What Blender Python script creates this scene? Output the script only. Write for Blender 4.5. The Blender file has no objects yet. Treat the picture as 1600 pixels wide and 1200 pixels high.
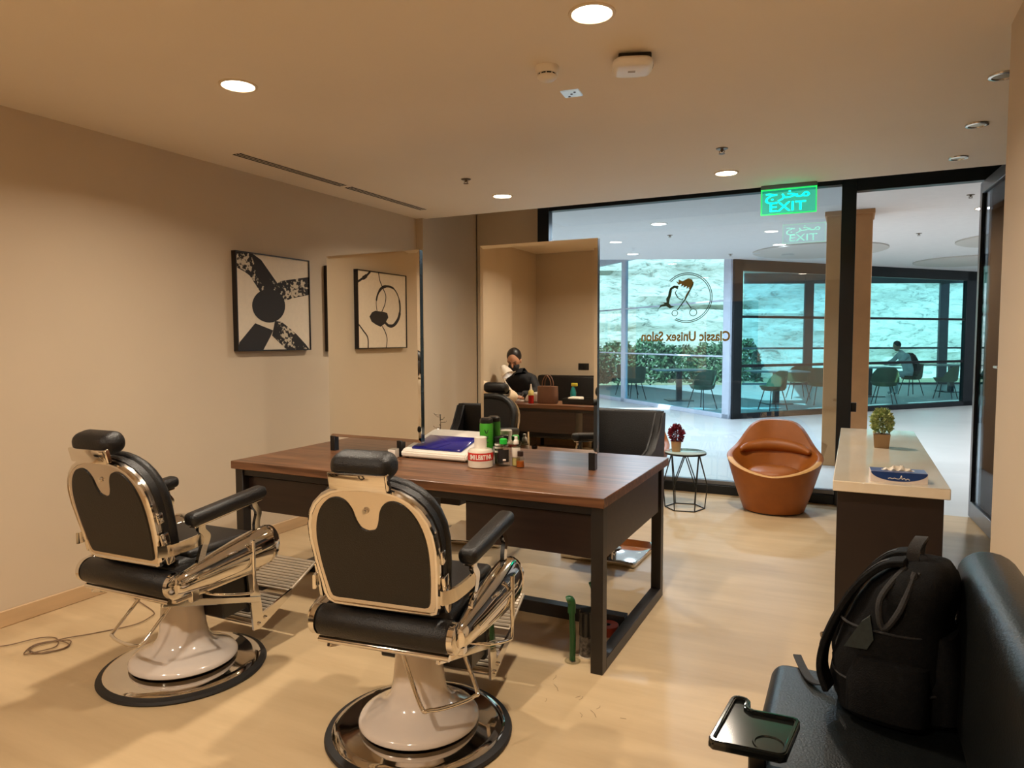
import bpy, bmesh, math, random
from mathutils import Vector, Matrix
PI = math.pi
random.seed(7)
scene = bpy.context.scene
COL = scene.collection

# ------------------------------------------------------------------ camera
F_PX = 1087.55
cam_data = bpy.data.cameras.new('camera')
cam_data.sensor_width = 36.0
cam_data.lens = F_PX / 1600 * 36
cam_data.clip_end = 300
cam = bpy.data.objects.new('camera', cam_data)
COL.objects.link(cam)
# room axes seen from the camera, from the two vanishing points of the room
_y = Vector((535, 71, -F_PX)).normalized()
_x = -Vector((-2219, 62, -F_PX)).normalized()
_z = _x.cross(_y).normalized()
_x = _y.cross(_z).normalized()
_m = Matrix((_x, _y, _z)).to_4x4()
_m.translation = (0, 0, 1.45)
cam.matrix_world = _m
scene.camera = cam

# ------------------------------------------------------------------ world, sun, exposure
world = bpy.data.worlds.new('world')
scene.world = world
world.use_nodes = True
wn = world.node_tree.nodes
wl = world.node_tree.links
bg = wn['Background']
sky = wn.new('ShaderNodeTexSky')
sky.sky_type = 'HOSEK_WILKIE'
sky.turbidity = 3.0
sky.ground_albedo = 0.4
sky.sun_direction = (-0.25, -0.6, 0.76)
wl.new(sky.outputs['Color'], bg.inputs['Color'])
bg.inputs['Strength'].default_value = 2.0

sun_d = bpy.data.lights.new('sun', 'SUN')
sun_d.energy = 10.5
sun_d.angle = 0.01
sun_d.color = (1.0, 0.97, 0.9)
sun = bpy.data.objects.new('sun', sun_d)
COL.objects.link(sun)
sun.rotation_euler = Vector((0.25, 0.6, -0.76)).to_track_quat('-Z', 'Y').to_euler()

vs = scene.view_settings
vs.view_transform = 'Standard'
vs.look = 'None'
vs.exposure = 0.0
vs.gamma = 1.0
vs.use_curve_mapping = False
scene.cycles.caustics_reflective = False
scene.cycles.caustics_refractive = False
scene.cycles.sample_clamp_indirect = 6.0
scene.cycles.max_bounces = 10
scene.cycles.diffuse_bounces = 5
scene.cycles.transparent_max_bounces = 24

# ------------------------------------------------------------------ helpers
def lin(c):
    return tuple(((v / 255) / 12.92 if v / 255 <= 0.04045 else ((v / 255 + 0.055) / 1.055) ** 2.4) for v in c)

def mat(name, rgb, rough=0.5, metal=0.0, var=0.06, scale=8.0, bump=0.0, bscale=60.0, stretch=None,
        emit=0.0, spec=0.5, coat=0.0, sheen=0.0, rgb2=None, trans=0.0, detail=3.0, alpha=None):
    m = bpy.data.materials.new(name)
    m.use_nodes = True
    nt = m.node_tree
    n, l = nt.nodes, nt.links
    p = n['Principled BSDF']
    tc = n.new('ShaderNodeTexCoord')
    src = tc.outputs['Object']
    if stretch:
        mp = n.new('ShaderNodeMapping')
        mp.inputs['Scale'].default_value = stretch
        l.new(src, mp.inputs['Vector'])
        src = mp.outputs['Vector']
    no = n.new('ShaderNodeTexNoise')
    no.inputs['Scale'].default_value = scale
    no.inputs['Detail'].default_value = detail
    l.new(src, no.inputs['Vector'])
    rp = n.new('ShaderNodeValToRGB')
    c = lin(rgb)
    if rgb2 is None:
        c1 = tuple(max(0, v * (1 - var)) for v in c)
        c2 = tuple(min(1, v * (1 + var)) for v in c)
    else:
        c1, c2 = c, lin(rgb2)
    rp.color_ramp.elements[0].position = 0.3
    rp.color_ramp.elements[1].position = 0.7
    rp.color_ramp.elements[0].color = (*c1, 1)
    rp.color_ramp.elements[1].color = (*c2, 1)
    l.new(no.outputs['Fac'], rp.inputs['Fac'])
    l.new(rp.outputs['Color'], p.inputs['Base Color'])
    p.inputs['Roughness'].default_value = rough
    p.inputs['Metallic'].default_value = metal
    p.inputs['Specular IOR Level'].default_value = spec
    p.inputs['Coat Weight'].default_value = coat
    p.inputs['Sheen Weight'].default_value = sheen
    p.inputs['Transmission Weight'].default_value = trans
    if alpha is not None:
        p.inputs['Alpha'].default_value = alpha
    if emit:
        l.new(rp.outputs['Color'], p.inputs['Emission Color'])
        p.inputs['Emission Strength'].default_value = emit
    if bump:
        nb = n.new('ShaderNodeTexNoise')
        nb.inputs['Scale'].default_value = bscale
        l.new(src, nb.inputs['Vector'])
        bp = n.new('ShaderNodeBump')
        bp.inputs['Strength'].default_value = bump
        bp.inputs['Distance'].default_value = 0.01
        l.new(nb.outputs['Fac'], bp.inputs['Height'])
        l.new(bp.outputs['Normal'], p.inputs['Normal'])
    return m

def glass(name, tint, refl=0.05, edge=0.6, rough=0.0):
    """thin clear sheet: tinted see-through plus a facing-dependent mirror reflection"""
    m = bpy.data.materials.new(name)
    m.use_nodes = True
    nt = m.node_tree
    n, l = nt.nodes, nt.links
    n.remove(n['Principled BSDF'])
    out = n['Material Output']
    tr = n.new('ShaderNodeBsdfTransparent')
    tr.inputs['Color'].default_value = (*tint, 1)
    gl = n.new('ShaderNodeBsdfGlossy')
    gl.inputs['Roughness'].default_value = rough
    gl.inputs['Color'].default_value = (1, 1, 1, 1)
    lw = n.new('ShaderNodeLayerWeight')
    lw.inputs['Blend'].default_value = 0.5
    pw = n.new('ShaderNodeMath'); pw.operation = 'POWER'; pw.inputs[1].default_value = 4.0
    l.new(lw.outputs['Facing'], pw.inputs[0])
    ma = n.new('ShaderNodeMath'); ma.operation = 'MULTIPLY_ADD'
    ma.inputs[1].default_value = edge
    ma.inputs[2].default_value = refl
    l.new(pw.outputs[0], ma.inputs[0])
    mx = n.new('ShaderNodeMixShader')
    l.new(ma.outputs[0], mx.inputs['Fac'])
    l.new(tr.outputs[0], mx.inputs[1])
    l.new(gl.outputs[0], mx.inputs[2])
    l.new(mx.outputs[0], out.inputs['Surface'])
    return m

def obj(name, bm, m, parent=None, smooth=True, loc=None, rot=None, angle=40):
    bmesh.ops.recalc_face_normals(bm, faces=bm.faces)
    me = bpy.data.meshes.new(name)
    bm.to_mesh(me)
    bm.free()
    if m is not None:
        me.materials.append(m)
    if smooth:
        me.shade_smooth()
        me.set_sharp_from_angle(angle=math.radians(angle))
    o = bpy.data.objects.new(name, me)
    COL.objects.link(o)
    if parent is not None:
        o.parent = parent
    if loc:
        o.location = loc
    if rot:
        o.rotation_euler = rot
    return o

def tag(o, label, cat, group=None):
    o['label'] = label
    o['category'] = cat
    if group:
        o['group'] = group
    return o

def thing(name, label, cat, loc=(0, 0, 0), rz=0.0, group=None):
    o = bpy.data.objects.new(name, None)
    o.empty_display_size = 0.1
    COL.objects.link(o)
    o.location = loc
    o.rotation_euler = (0, 0, rz)
    return tag(o, label, cat, group)

def struct(o, label=None):
    o['kind'] = 'structure'
    if label:
        o['label'] = label
    return o

def sempty(name, loc=(0, 0, 0), rz=0.0, label=None):
    o = bpy.data.objects.new(name, None)
    COL.objects.link(o)
    o.location = loc
    o.rotation_euler = (0, 0, rz)
    return struct(o, label)

def dup(root, loc, rz, label=None, group=None):
    def cp(o, parent):
        c = o.copy()
        COL.objects.link(c)
        c.parent = parent
        for ch in o.children:
            cp(ch, c)
        return c
    r = cp(root, None)
    r.location = loc
    r.rotation_euler = (0, 0, rz)
    if label:
        r['label'] = label
    if group:
        r['group'] = group
    return r

def B():
    return bmesh.new()

def box(bm, lo, hi, bev=0.0, seg=2, mtx=None):
    c = [(a + b) / 2 for a, b in zip(lo, hi)]
    s = [abs(b - a) for a, b in zip(lo, hi)]
    r = bmesh.ops.create_cube(bm, size=1.0)
    vs_ = r['verts']
    for v in vs_:
        v.co = Vector((v.co.x * s[0] + c[0], v.co.y * s[1] + c[1], v.co.z * s[2] + c[2]))
    if bev > 0:
        es = list({e for v in vs_ for e in v.link_edges})
        r2 = bmesh.ops.bevel(bm, geom=es, offset=min(bev, min(s) * 0.49), segments=seg, affect='EDGES', profile=0.5)
        vs_ = list({v for f in r2['faces'] for v in f.verts} | {v for v in vs_ if v.is_valid})
    if mtx is not None:
        bmesh.ops.transform(bm, matrix=mtx, verts=[v for v in vs_ if v.is_valid])
    return bm

def bx(lo, hi, bev=0.0, seg=2, mtx=None):
    return box(B(), lo, hi, bev, seg, mtx)

def tube(bm, pts, r, seg=10, closed=False, flat=None, cap=True):
    """round (or flattened) bar along points; r may be a list"""
    pts = [Vector(p) for p in pts]
    n = len(pts)
    rings = []
    up0 = None
    for i, p in enumerate(pts):
        a = pts[(i - 1) % n] if (closed or i > 0) else p
        b = pts[(i + 1) % n] if (closed or i < n - 1) else p
        t = (b - a)
        if t.length < 1e-9:
            t = Vector((0, 0, 1))
        t.normalize()
        if up0 is None:
            up = Vector((0, 0, 1)) if abs(t.z) < 0.9 else Vector((1, 0, 0))
        else:
            up = up0
        s = t.cross(up)
        if s.length < 1e-6:
            s = t.cross(Vector((0, 1, 0)))
        s.normalize()
        u = s.cross(t).normalized()
        up0 = u
        rr = r[i] if isinstance(r, (list, tuple)) else r
        ru, rs = (rr, rr) if flat is None else (rr * flat, rr)
        rings.append([bm.verts.new(p + s * (math.cos(k * 2 * PI / seg) * rs) + u * (math.sin(k * 2 * PI / seg) * ru)) for k in range(seg)])
    m = n if closed else n - 1
    for i in range(m):
        A, Bq = rings[i], rings[(i + 1) % n]
        for k in range(seg):
            bm.faces.new((A[k], A[(k + 1) % seg], Bq[(k + 1) % seg], Bq[k]))
    if cap and not closed:
        bm.faces.new(rings[0][::-1])
        bm.faces.new(rings[-1])
    return bm

def tb(pts, r, seg=10, **k):
    return tube(B(), pts, r, seg, **k)

def smooth_path(pts, n=6, closed=False):
    pts = [Vector(p) for p in pts]
    out = []
    N = len(pts)
    rng = range(N if closed else N - 1)
    for i in rng:
        p0 = pts[(i - 1) % N] if (closed or i > 0) else pts[i]
        p1 = pts[i]
        p2 = pts[(i + 1) % N]
        p3 = pts[(i + 2) % N] if (closed or i + 2 < N) else p2
        for k in range(n):
            t = k / n
            out.append(0.5 * ((2 * p1) + (p2 - p0) * t + (2 * p0 - 5 * p1 + 4 * p2 - p3) * t * t + (3 * p1 - p0 - 3 * p2 + p3) * t ** 3))
    if not closed:
        out.append(pts[-1])
    return out

def band(bm, pts, w, t, side=None):
    """strap of width w and thickness t along points; side = direction of the width"""
    pts = [Vector(p) for p in pts]
    prev = None
    for i, p in enumerate(pts):
        a = pts[max(i - 1, 0)]
        b = pts[min(i + 1, len(pts) - 1)]
        tg = (b - a).normalized()
        sd = Vector(side).normalized() if side else tg.cross(Vector((0, 0, 1))).normalized()
        nr = tg.cross(sd).normalized()
        q = [bm.verts.new(p + sd * (w / 2 * x) + nr * (t / 2 * y)) for x, y in ((-1, -1), (1, -1), (1, 1), (-1, 1))]
        if prev:
            for k in range(4):
                bm.faces.new((prev[k], prev[(k + 1) % 4], q[(k + 1) % 4], q[k]))
        else:
            bm.faces.new(q[::-1])
        prev = q
    bm.faces.new(prev)
    return bm

def lathe(bm, prof, seg=40, c=(0, 0, 0), axis='z', capt=True, capb=True):
    rings = []
    for r, z in prof:
        ring = []
        for k in range(seg):
            a = 2 * PI * k / seg
            if axis == 'z':
                co = (c[0] + r * math.cos(a), c[1] + r * math.sin(a), c[2] + z)
            elif axis == 'x':
                co = (c[0] + z, c[1] + r * math.cos(a), c[2] + r * math.sin(a))
            else:
                co = (c[0] + r * math.cos(a), c[1] + z, c[2] + r * math.sin(a))
            ring.append(bm.verts.new(co))
        rings.append(ring)
    for A, Q in zip(rings, rings[1:]):
        for k in range(seg):
            bm.faces.new((A[k], A[(k + 1) % seg], Q[(k + 1) % seg], Q[k]))
    if capb:
        bm.faces.new(rings[0][::-1])
    if capt:
        bm.faces.new(rings[-1])
    return bm

def lt(prof, seg=40, c=(0, 0, 0), axis='z', **k):
    return lathe(B(), prof, seg, c, axis, **k)

def prism(bm, poly, fn, t0, t1):
    """extrude 2-D polygon; fn(a, b, t) -> 3-D point"""
    lo = [bm.verts.new(fn(a, b, t0)) for a, b in poly]
    hi = [bm.verts.new(fn(a, b, t1)) for a, b in poly]
    n = len(poly)
    bm.faces.new(lo[::-1])
    bm.faces.new(hi)
    for i in range(n):
        bm.faces.new((lo[i], lo[(i + 1) % n], hi[(i + 1) % n], hi[i]))
    return bm

def ringprism(bm, outer, inner, fn, t0, t1):
    n = len(outer)
    V = {}
    for key, poly in (('o', outer), ('i', inner)):
        for t in (0, 1):
            V[key, t] = [bm.verts.new(fn(a, b, (t0, t1)[t])) for a, b in poly]
    for i in range(n):
        j = (i + 1) % n
        bm.faces.new((V['o', 0][i], V['o', 0][j], V['o', 1][j], V['o', 1][i]))
        bm.faces.new((V['i', 0][j], V['i', 0][i], V['i', 1][i], V['i', 1][j]))
        bm.faces.new((V['o', 1][i], V['o', 1][j], V['i', 1][j], V['i', 1][i]))
        bm.faces.new((V['o', 0][j], V['o', 0][i], V['i', 0][i], V['i', 0][j]))
    return bm

def rrect(w, h, r, n=5, cx=0, cy=0):
    out = []
    for sx, sy, a0 in ((1, 1, 0), (-1, 1, 90), (-1, -1, 180), (1, -1, 270)):
        for k in range(n + 1):
            a = math.radians(a0 + 90 * k / n)
            out.append((cx + sx * (w / 2 - r) + r * math.cos(a), cy + sy * (h / 2 - r) + r * math.sin(a)))
    return out

def ellipsoid(bm, c, s, seg=20, rings=12, mtx=None):
    r = bmesh.ops.create_uvsphere(bm, u_segments=seg, v_segments=rings, radius=1.0)
    M = Matrix.Translation(Vector(c)) @ (mtx or Matrix()) @ Matrix.Diagonal((*s, 1))
    bmesh.ops.transform(bm, matrix=M, verts=r['verts'])
    return bm

def sections(bm, secs, seg=24, power=3.0, cap=True):
    """loft of superellipse cross-sections (center, rx, ry) stacked upward"""
    rings = []
    for c, rx, ry in secs:
        ring = []
        for k in range(seg):
            a = 2 * PI * k / seg
            ca, sa = math.cos(a), math.sin(a)
            ring.append(bm.verts.new((c[0] + rx * math.copysign(abs(ca) ** (2 / power), ca), c[1] + ry * math.copysign(abs(sa) ** (2 / power), sa), c[2])))
        rings.append(ring)
    for A, Q in zip(rings, rings[1:]):
        for k in range(seg):
            bm.faces.new((A[k], A[(k + 1) % seg], Q[(k + 1) % seg], Q[k]))
    if cap:
        bm.faces.new(rings[0][::-1])
        bm.faces.new(rings[-1])
    return bm

def text(name, body, size, m, parent=None, loc=(0, 0, 0), rot=(0, 0, 0), scale=(1, 1, 1), extrude=0.001, bold=0.0, align='CENTER', fallback=None):
    cu = bpy.data.curves.new(name, 'FONT')
    cu.body = body
    cu.size = size
    cu.extrude = extrude
    cu.offset = bold
    cu.align_x = align
    cu.resolution_u = 4
    tmp = bpy.data.objects.new(name + '_tmp', cu)
    COL.objects.link(tmp)
    dg = bpy.context.evaluated_depsgraph_get()
    dg.update()
    me = bpy.data.meshes.new_from_object(tmp.evaluated_get(dg))
    bpy.data.objects.remove(tmp)
    bpy.data.curves.remove(cu)
    me.name = name
    me.materials.clear()
    me.materials.append(m)
    o = bpy.data.objects.new(name, me)
    COL.objects.link(o)
    o.location = loc
    o.rotation_euler = rot
    o.scale = scale
    if parent is not None:
        o.parent = parent
    return o

# ------------------------------------------------------------------ materials
M = {}
M['wall'] = mat('wall_paint', (205, 187, 162), 0.75, var=0.025, scale=1.5, bump=0.02, bscale=200)
M['ceiling'] = mat('ceiling_paint', (236, 224, 206), 0.85, var=0.02, scale=1.2)
M['taupe'] = mat('taupe_panel', (84, 76, 72), 0.5, var=0.12, scale=4, stretch=(1, 1, 0.15))
M['skirting'] = mat('skirting_oak', (196, 164, 124), 0.5, var=0.08, scale=3, stretch=(6, 0.6, 6))
M['black_frame'] = mat('black_aluminium', (26, 30, 34), 0.35, metal=0.3, var=0.1)
M['white_frame'] = mat('pale_aluminium', (205, 215, 230), 0.4, metal=0.1, var=0.05)
M['grey_frame'] = mat('grey_aluminium', (120, 124, 132), 0.35, metal=0.6, var=0.05)
M['chrome'] = mat('chrome', (226, 222, 216), 0.06, metal=1.0, var=0.02)
M['chrome_soft'] = mat('brushed_chrome', (214, 206, 196), 0.2, metal=1.0, var=0.03)
M['leather'] = mat('black_leather', (11, 9, 10), 0.42, var=0.25, scale=30, bump=0.25, bscale=240)
M['vinyl'] = mat('black_vinyl', (13, 15, 15), 0.36, var=0.2, scale=20, bump=0.12, bscale=160, spec=0.35)
M['black_cloth'] = mat('black_cloth', (15, 15, 16), 0.75, var=0.3, scale=60, bump=0.3, bscale=300, spec=0.15)
M['black_web'] = mat('black_webbing', (34, 33, 34), 0.7, var=0.3, scale=200, bump=0.4, bscale=500)
M['black_plastic'] = mat('black_plastic', (20, 20, 21), 0.3, var=0.1)
M['rubber'] = mat('black_rubber', (26, 24, 24), 0.6, var=0.15)
M['white_enamel'] = mat('white_enamel', (222, 210, 200), 0.12, var=0.02, coat=0.6)
M['bronze'] = mat('aged_bronze', (112, 96, 78), 0.35, metal=0.7, var=0.1)
M['steel'] = mat('dark_steel', (38, 34, 32), 0.4, metal=0.2, var=0.12)
M['white_plastic'] = mat('white_plastic', (236, 228, 216), 0.35, var=0.02)
M['mirror'] = mat('mirror_silver', (232, 232, 228), 0.0, metal=1.0, var=0.0)
M['mirror_edge'] = mat('mirror_edge', (40, 48, 46), 0.15, var=0.1)
M['orange'] = mat('orange_leather', (158, 90, 30), 0.45, var=0.06, scale=14, bump=0.12, bscale=180)
M['orange_trim'] = mat('tan_leather_trim', (206, 158, 96), 0.5, var=0.06, scale=14)
M['dark_wood'] = mat('dark_espresso_wood', (46, 31, 26), 0.4, var=0.25, scale=3, stretch=(1, 8, 12))
M['green_plastic'] = mat('green_plastic', (26, 76, 36), 0.4, var=0.1)
M['salon_glass'] = glass('salon_glass', (0.86, 0.945, 1.0), 0.085, 0.6)
M['teal_glass'] = glass('teal_tinted_glass', (0.58, 0.90, 0.94), 0.03, 0.5)
M['blue_glass'] = glass('blue_tinted_glass', (0.74, 0.955, 1.0), 0.03, 0.4)
M['door_glass'] = glass('door_glass', (0.60, 0.66, 0.72), 0.05, 0.12)

def wood_top():
    m = bpy.data.materials.new('walnut_top')
    m.use_nodes = True
    n, l = m.node_tree.nodes, m.node_tree.links
    p = n['Principled BSDF']
    tc = n.new('ShaderNodeTexCoord')
    mp = n.new('ShaderNodeMapping')
    mp.inputs['Scale'].default_value = (0.8, 14, 14)
    l.new(tc.outputs['Object'], mp.inputs['Vector'])
    a = n.new('ShaderNodeTexNoise')
    a.inputs['Scale'].default_value = 2.2
    a.inputs['Detail'].default_value = 6
    a.inputs['Distortion'].default_value = 0.6
    l.new(mp.outputs['Vector'], a.inputs['Vector'])
    r = n.new('ShaderNodeValToRGB')
    e = r.color_ramp.elements
    e[0].position, e[1].position = 0.28, 0.75
    e[0].color = (*lin((70, 45, 30)), 1)
    e[1].color = (*lin((142, 98, 66)), 1)
    k = e.new(0.5)
    k.color = (*lin((106, 69, 45)), 1)
    l.new(a.outputs['Fac'], r.inputs['Fac'])
    l.new(r.outputs['Color'], p.inputs['Base Color'])
    p.inputs['Roughness'].default_value = 0.34
    b = n.new('ShaderNodeBump')
    b.inputs['Distance'].default_value = 0.0005
    b.inputs['Strength'].default_value = 0.05
    l.new(a.outputs['Fac'], b.inputs['Height'])
    l.new(b.outputs['Normal'], p.inputs['Normal'])
    return m
M['walnut'] = wood_top()

def floor_mat():
    m = bpy.data.materials.new('beige_vinyl_floor')
    m.use_nodes = True
    n, l = m.node_tree.nodes, m.node_tree.links
    p = n['Principled BSDF']
    tc = n.new('ShaderNodeTexCoord')
    mp = n.new('ShaderNodeMapping')
    mp.inputs['Scale'].default_value = (0.7, 5.0, 1)
    l.new(tc.outputs['Object'], mp.inputs['Vector'])
    a = n.new('ShaderNodeTexNoise')
    a.inputs['Scale'].default_value = 1.6
    a.inputs['Detail'].default_value = 8
    a.inputs['Roughness'].default_value = 0.6
    l.new(mp.outputs['Vector'], a.inputs['Vector'])
    c2 = n.new('ShaderNodeTexNoise')
    c2.inputs['Scale'].default_value = 0.9
    c2.inputs['Detail'].default_value = 2
    l.new(tc.outputs['Object'], c2.inputs['Vector'])
    mx = n.new('ShaderNodeMath')
    mx.operation = 'MULTIPLY_ADD'
    mx.inputs[1].default_value = 0.6
    l.new(a.outputs['Fac'], mx.inputs[0])
    m2 = n.new('ShaderNodeMath')
    m2.operation = 'MULTIPLY'
    m2.inputs[1].default_value = 0.4
    l.new(c2.outputs['Fac'], m2.inputs[0])
    l.new(m2.outputs[0], mx.inputs[2])
    r = n.new('ShaderNodeValToRGB')
    e = r.color_ramp.elements
    e[0].position, e[1].position = 0.35, 0.65
    e[0].color = (*lin((184, 158, 121)), 1)
    e[1].color = (*lin((205, 179, 140)), 1)
    l.new(mx.outputs[0], r.inputs['Fac'])
    l.new(r.outputs['Color'], p.inputs['Base Color'])
    p.inputs['Roughness'].default_value = 0.42
    p.inputs['Specular IOR Level'].default_value = 0.35
    b = n.new('ShaderNodeBump')
    b.inputs['Strength'].default_value = 0.03
    l.new(a.outputs['Fac'], b.inputs['Height'])
    l.new(b.outputs['Normal'], p.inputs['Normal'])
    return m
M['floor'] = floor_mat()
M['floor_pale'] = mat('pale_stone_floor', (206, 206, 204), 0.35, var=0.04, scale=1.5)
M['floor_cafe'] = mat('cafe_stone_floor', (170, 176, 176), 0.45, var=0.06, scale=2)
M['ceil_white'] = mat('white_ceiling', (226, 222, 220), 0.85, var=0.02)
M['tan_col'] = mat('tan_column_paint', (196, 142, 92), 0.7, var=0.05)
# ------------------------------------------------------------------ room shell
XL, YB, ZC, YG = -3.85, -2.07, 2.625, 6.67          # left wall, back wall, ceiling, glazing line
YE = 5.79                                            # front edge of the lowered ceiling
struct(obj('floor', bx((-4.1, YB - 0.12, -0.1), (1.2, YG - 0.04, 0)), M['floor'], smooth=False))
bm = bx((XL - 0.25, -1.085, 0), (XL, 5.74, 3.1))
struct(obj('wall_left', bm, M['wall'], smooth=False))
struct(obj('wall_left_pilaster', bx((XL - 0.25, 5.74, 0), (-3.775, 6.9, 3.1)), M['wall'], smooth=False))
struct(obj('wall_left_recess', bx((XL - 0.25, YB, 0), (-3.96, -1.085, 3.1)), M['wall'], smooth=False))
struct(obj('wall_far', bx((-3.775, 6.82, 0), (-2.955, 6.98, 3.1)), M['wall'], smooth=False))
struct(obj('wall_back', bx((-4.1, YB - 0.12, 0), (1.2, YB, 3.1)), M['wall'], smooth=False))
struct(obj('wall_right', bx((0.5, YB, 0), (1.2, 3.25, 3.1), 0.006, 1), M['wall'], smooth=False))
struct(obj('wall_entrance', bx((1.08, 3.25, 0), (1.2, YG + 0.1, 3.1)), M['taupe'], smooth=False))
struct(obj('ceiling', bx((-4.1, YB - 0.12, ZC), (1.2, YE, ZC + 0.12)), M['ceiling'], smooth=False))
struct(obj('ceiling_pocket', bx((-4.1, YE, 3.1), (1.2, 7.0, 3.2)), M['ceiling'], smooth=False))
# skirting
for nm, lo, hi in (('baseboard_left', (XL, -1.085, 0), (XL + 0.014, 5.74, 0.085)),
                   ('baseboard_back', (-3.95, YB, 0), (0.5, YB + 0.014, 0.085)),
                   ('baseboard_right', (0.486, YB + 0.014, 0), (0.5, 3.25, 0.085))):
    struct(obj(nm, bx(lo, hi, 0.004, 1), M['skirting'], smooth=False))

# ------------------------------------------------------------------ shop-front glazing
win = sempty('window_1', (0, YG, 0), label='wide black framed shop window with clear glass')
T = 0.05
obj('frame_jamb', bx((-2.955, -T, 0), (-2.83, T, 3.05), 0.004, 1), M['black_frame'], win)
obj('frame_head', bx((-2.83, -T, 2.755), (-0.125, T, 3.05), 0.004, 1), M['black_frame'], win)
obj('frame_sill', bx((-2.83, -T, 0), (-0.125, T, 0.085), 0.004, 1), M['black_frame'], win)
obj('frame_bead', bx((-2.83, -0.03, 0.085), (-0.125, 0.03, 0.125), 0.003, 1), M['grey_frame'], win)
obj('frame_post', bx((-0.125, -T - 0.02, 0), (-0.012, T + 0.02, 3.05), 0.004, 1), M['black_frame'], win)
obj('lock_box', bx((-0.012, -0.03, 0.82), (0.03, 0.02, 0.90), 0.005, 2), M['black_plastic'], win)
obj('pane', bx((-2.83, -0.006, 0.125), (-0.125, 0.006, 2.755)), M['salon_glass'], win, smooth=False)
dr = sempty('door_1', (0, YG, 0), label='open glass entrance door with grey metal edge')
obj('frame_head', bx((-0.012, -T, 2.69), (1.08, T, 3.05), 0.004, 1), M['black_frame'], dr)
obj('frame_jamb', bx((0.94, -T, 0), (1.08, T, 2.69), 0.004, 1), M['black_frame'], dr)
leaf = bpy.data.objects.new('door_leaf', None)
COL.objects.link(leaf)
leaf.parent = dr
leaf.location = (0.885, -0.02, 0)
leaf.rotation_euler = (0, 0, math.radians(3.5))
LW, LH = 0.92, 2.67
for nm, lo, hi in (('stile', (-0.02, -0.06, 0.01), (0.02, 0, LH)), ('stile', (-0.02, -LW, 0.01), (0.02, -LW + 0.06, LH)),
                   ('rail', (-0.02, -LW + 0.06, 0.01), (0.02, -0.06, 0.14)), ('rail', (-0.02, -LW + 0.06, LH - 0.09), (0.02, -0.06, LH))):
    obj(nm, bx(lo, hi, 0.003, 1), M['grey_frame'], leaf)
obj('gasket', bx((-0.021, -0.075, 0.14), (-0.012, -0.06, LH - 0.09)), M['black_plastic'], leaf, smooth=False)
obj('pane', bx((-0.006, -LW + 0.06, 0.14), (0.006, -0.06, LH - 0.09)), M['door_glass'], leaf, smooth=False)
bm = tb([(-0.02, -LW + 0.03, 1.25), (-0.05, -LW + 0.03, 1.25), (-0.055, -LW + 0.10, 1.25)], 0.010)
obj('handle', bm, M['chrome'], leaf)

# lettering and logo stuck on the window glass, read from the corridor side
M['gold'] = mat('olive_gold_foil', (128, 104, 34), 0.5, var=0.15, scale=12)
M['gold_dark'] = mat('dark_teal_foil', (52, 76, 56), 0.5, var=0.15, scale=12)
sg = thing('window_lettering', 'gold mirror-reversed salon name lettering on the shop window glass', 'lettering', (-1.448, YG - 0.008, 0))
text('name_text', 'Classic Unisex Salon', 0.118, M['gold'], sg, (0, 0, 1.435), (PI / 2, 0, PI), (0.86, 1.06, 1), 0.0006, 0.0034)
lg = thing('window_logo', 'round window logo of two heads of hair and open scissors', 'logo', (-1.43, YG - 0.008, 1.84))
fnl = lambda a, b, t: (a, t, b)
def arc_ring(r0, r1, a0, a1, n=60):
    b_ = B()
    P = [[b_.verts.new((r * math.cos(math.radians(a0 + (a1 - a0) * k / n)), t, r * math.sin(math.radians(a0 + (a1 - a0) * k / n)))) for k in range(n + 1)] for r, t in ((r0, 0), (r1, 0), (r1, 0.001), (r0, 0.001))]
    for k in range(n):
        for q in range(4):
            b_.faces.new((P[q][k], P[(q + 1) % 4][k], P[(q + 1) % 4][k + 1], P[q][k + 1]))
    return b_
obj('outer_ring', arc_ring(0.229, 0.236, -118, 135), M['gold_dark'], lg)
obj('inner_ring', arc_ring(0.214, 0.221, -118, 135), M['gold_dark'], lg)
def lp(pts):     # zoom-crop pixels (960..1200 x 400..560 at 6.667) to logo plane
    out = []
    for x, y in pts:
        u, v = 960 + x / 6.667, 400 + y / 6.667
        out.append(((u - 1076.5) * 0.00602, -(v - 465.5) * 0.00600))
    return out
for nm, mk, pts in (
    ('man_hair', 'gold', [(660, 260), (690, 275), (690, 245), (730, 262), (790, 235), (830, 250), (845, 290), (825, 330), (795, 350), (800, 325), (770, 345), (775, 315), (740, 330), (745, 305), (715, 318), (720, 290), (690, 300)]),
    ('woman_hair', 'gold_dark', [(690, 310), (640, 305), (600, 330), (585, 370), (580, 410), (560, 440), (565, 480), (520, 480), (545, 495), (500, 505), (475, 550), (510, 525), (560, 520), (600, 545), (650, 525), (610, 515), (590, 490), (600, 440), (612, 390), (620, 345), (650, 330), (680, 345)]),
    ('profile', 'gold_dark', [(680, 340), (660, 380), (675, 410), (690, 435), (720, 450), (745, 440), (735, 456), (700, 452), (676, 432), (660, 405), (650, 378)]),
    ('blade', 'gold', [(850, 265), (838, 320), (780, 420), (752, 455), (765, 410), (815, 330)]),
):
    obj(nm, prism(B(), lp(pts), fnl, 0, 0.001), M[mk], lg, smooth=False)
for pts_ in ([(690, 322), (650, 312), (612, 335), (596, 380), (588, 430), (560, 470)], [(640, 330), (618, 370), (606, 420), (580, 470), (530, 490)], [(655, 528), (600, 535), (550, 510), (505, 520), (478, 548)], [(610, 505), (560, 490), (520, 478)]):
    pp_ = smooth_path([(a, 0.0005, b) for a, b in lp(pts_)], 5)
    n_ = len(pp_)
    obj('hair_strand', tb(pp_, [0.0015 + 0.008 * math.sin(PI * k / (n_ - 1)) for k in range(n_)], 6, flat=0.1), M['gold_dark'], lg)
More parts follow.
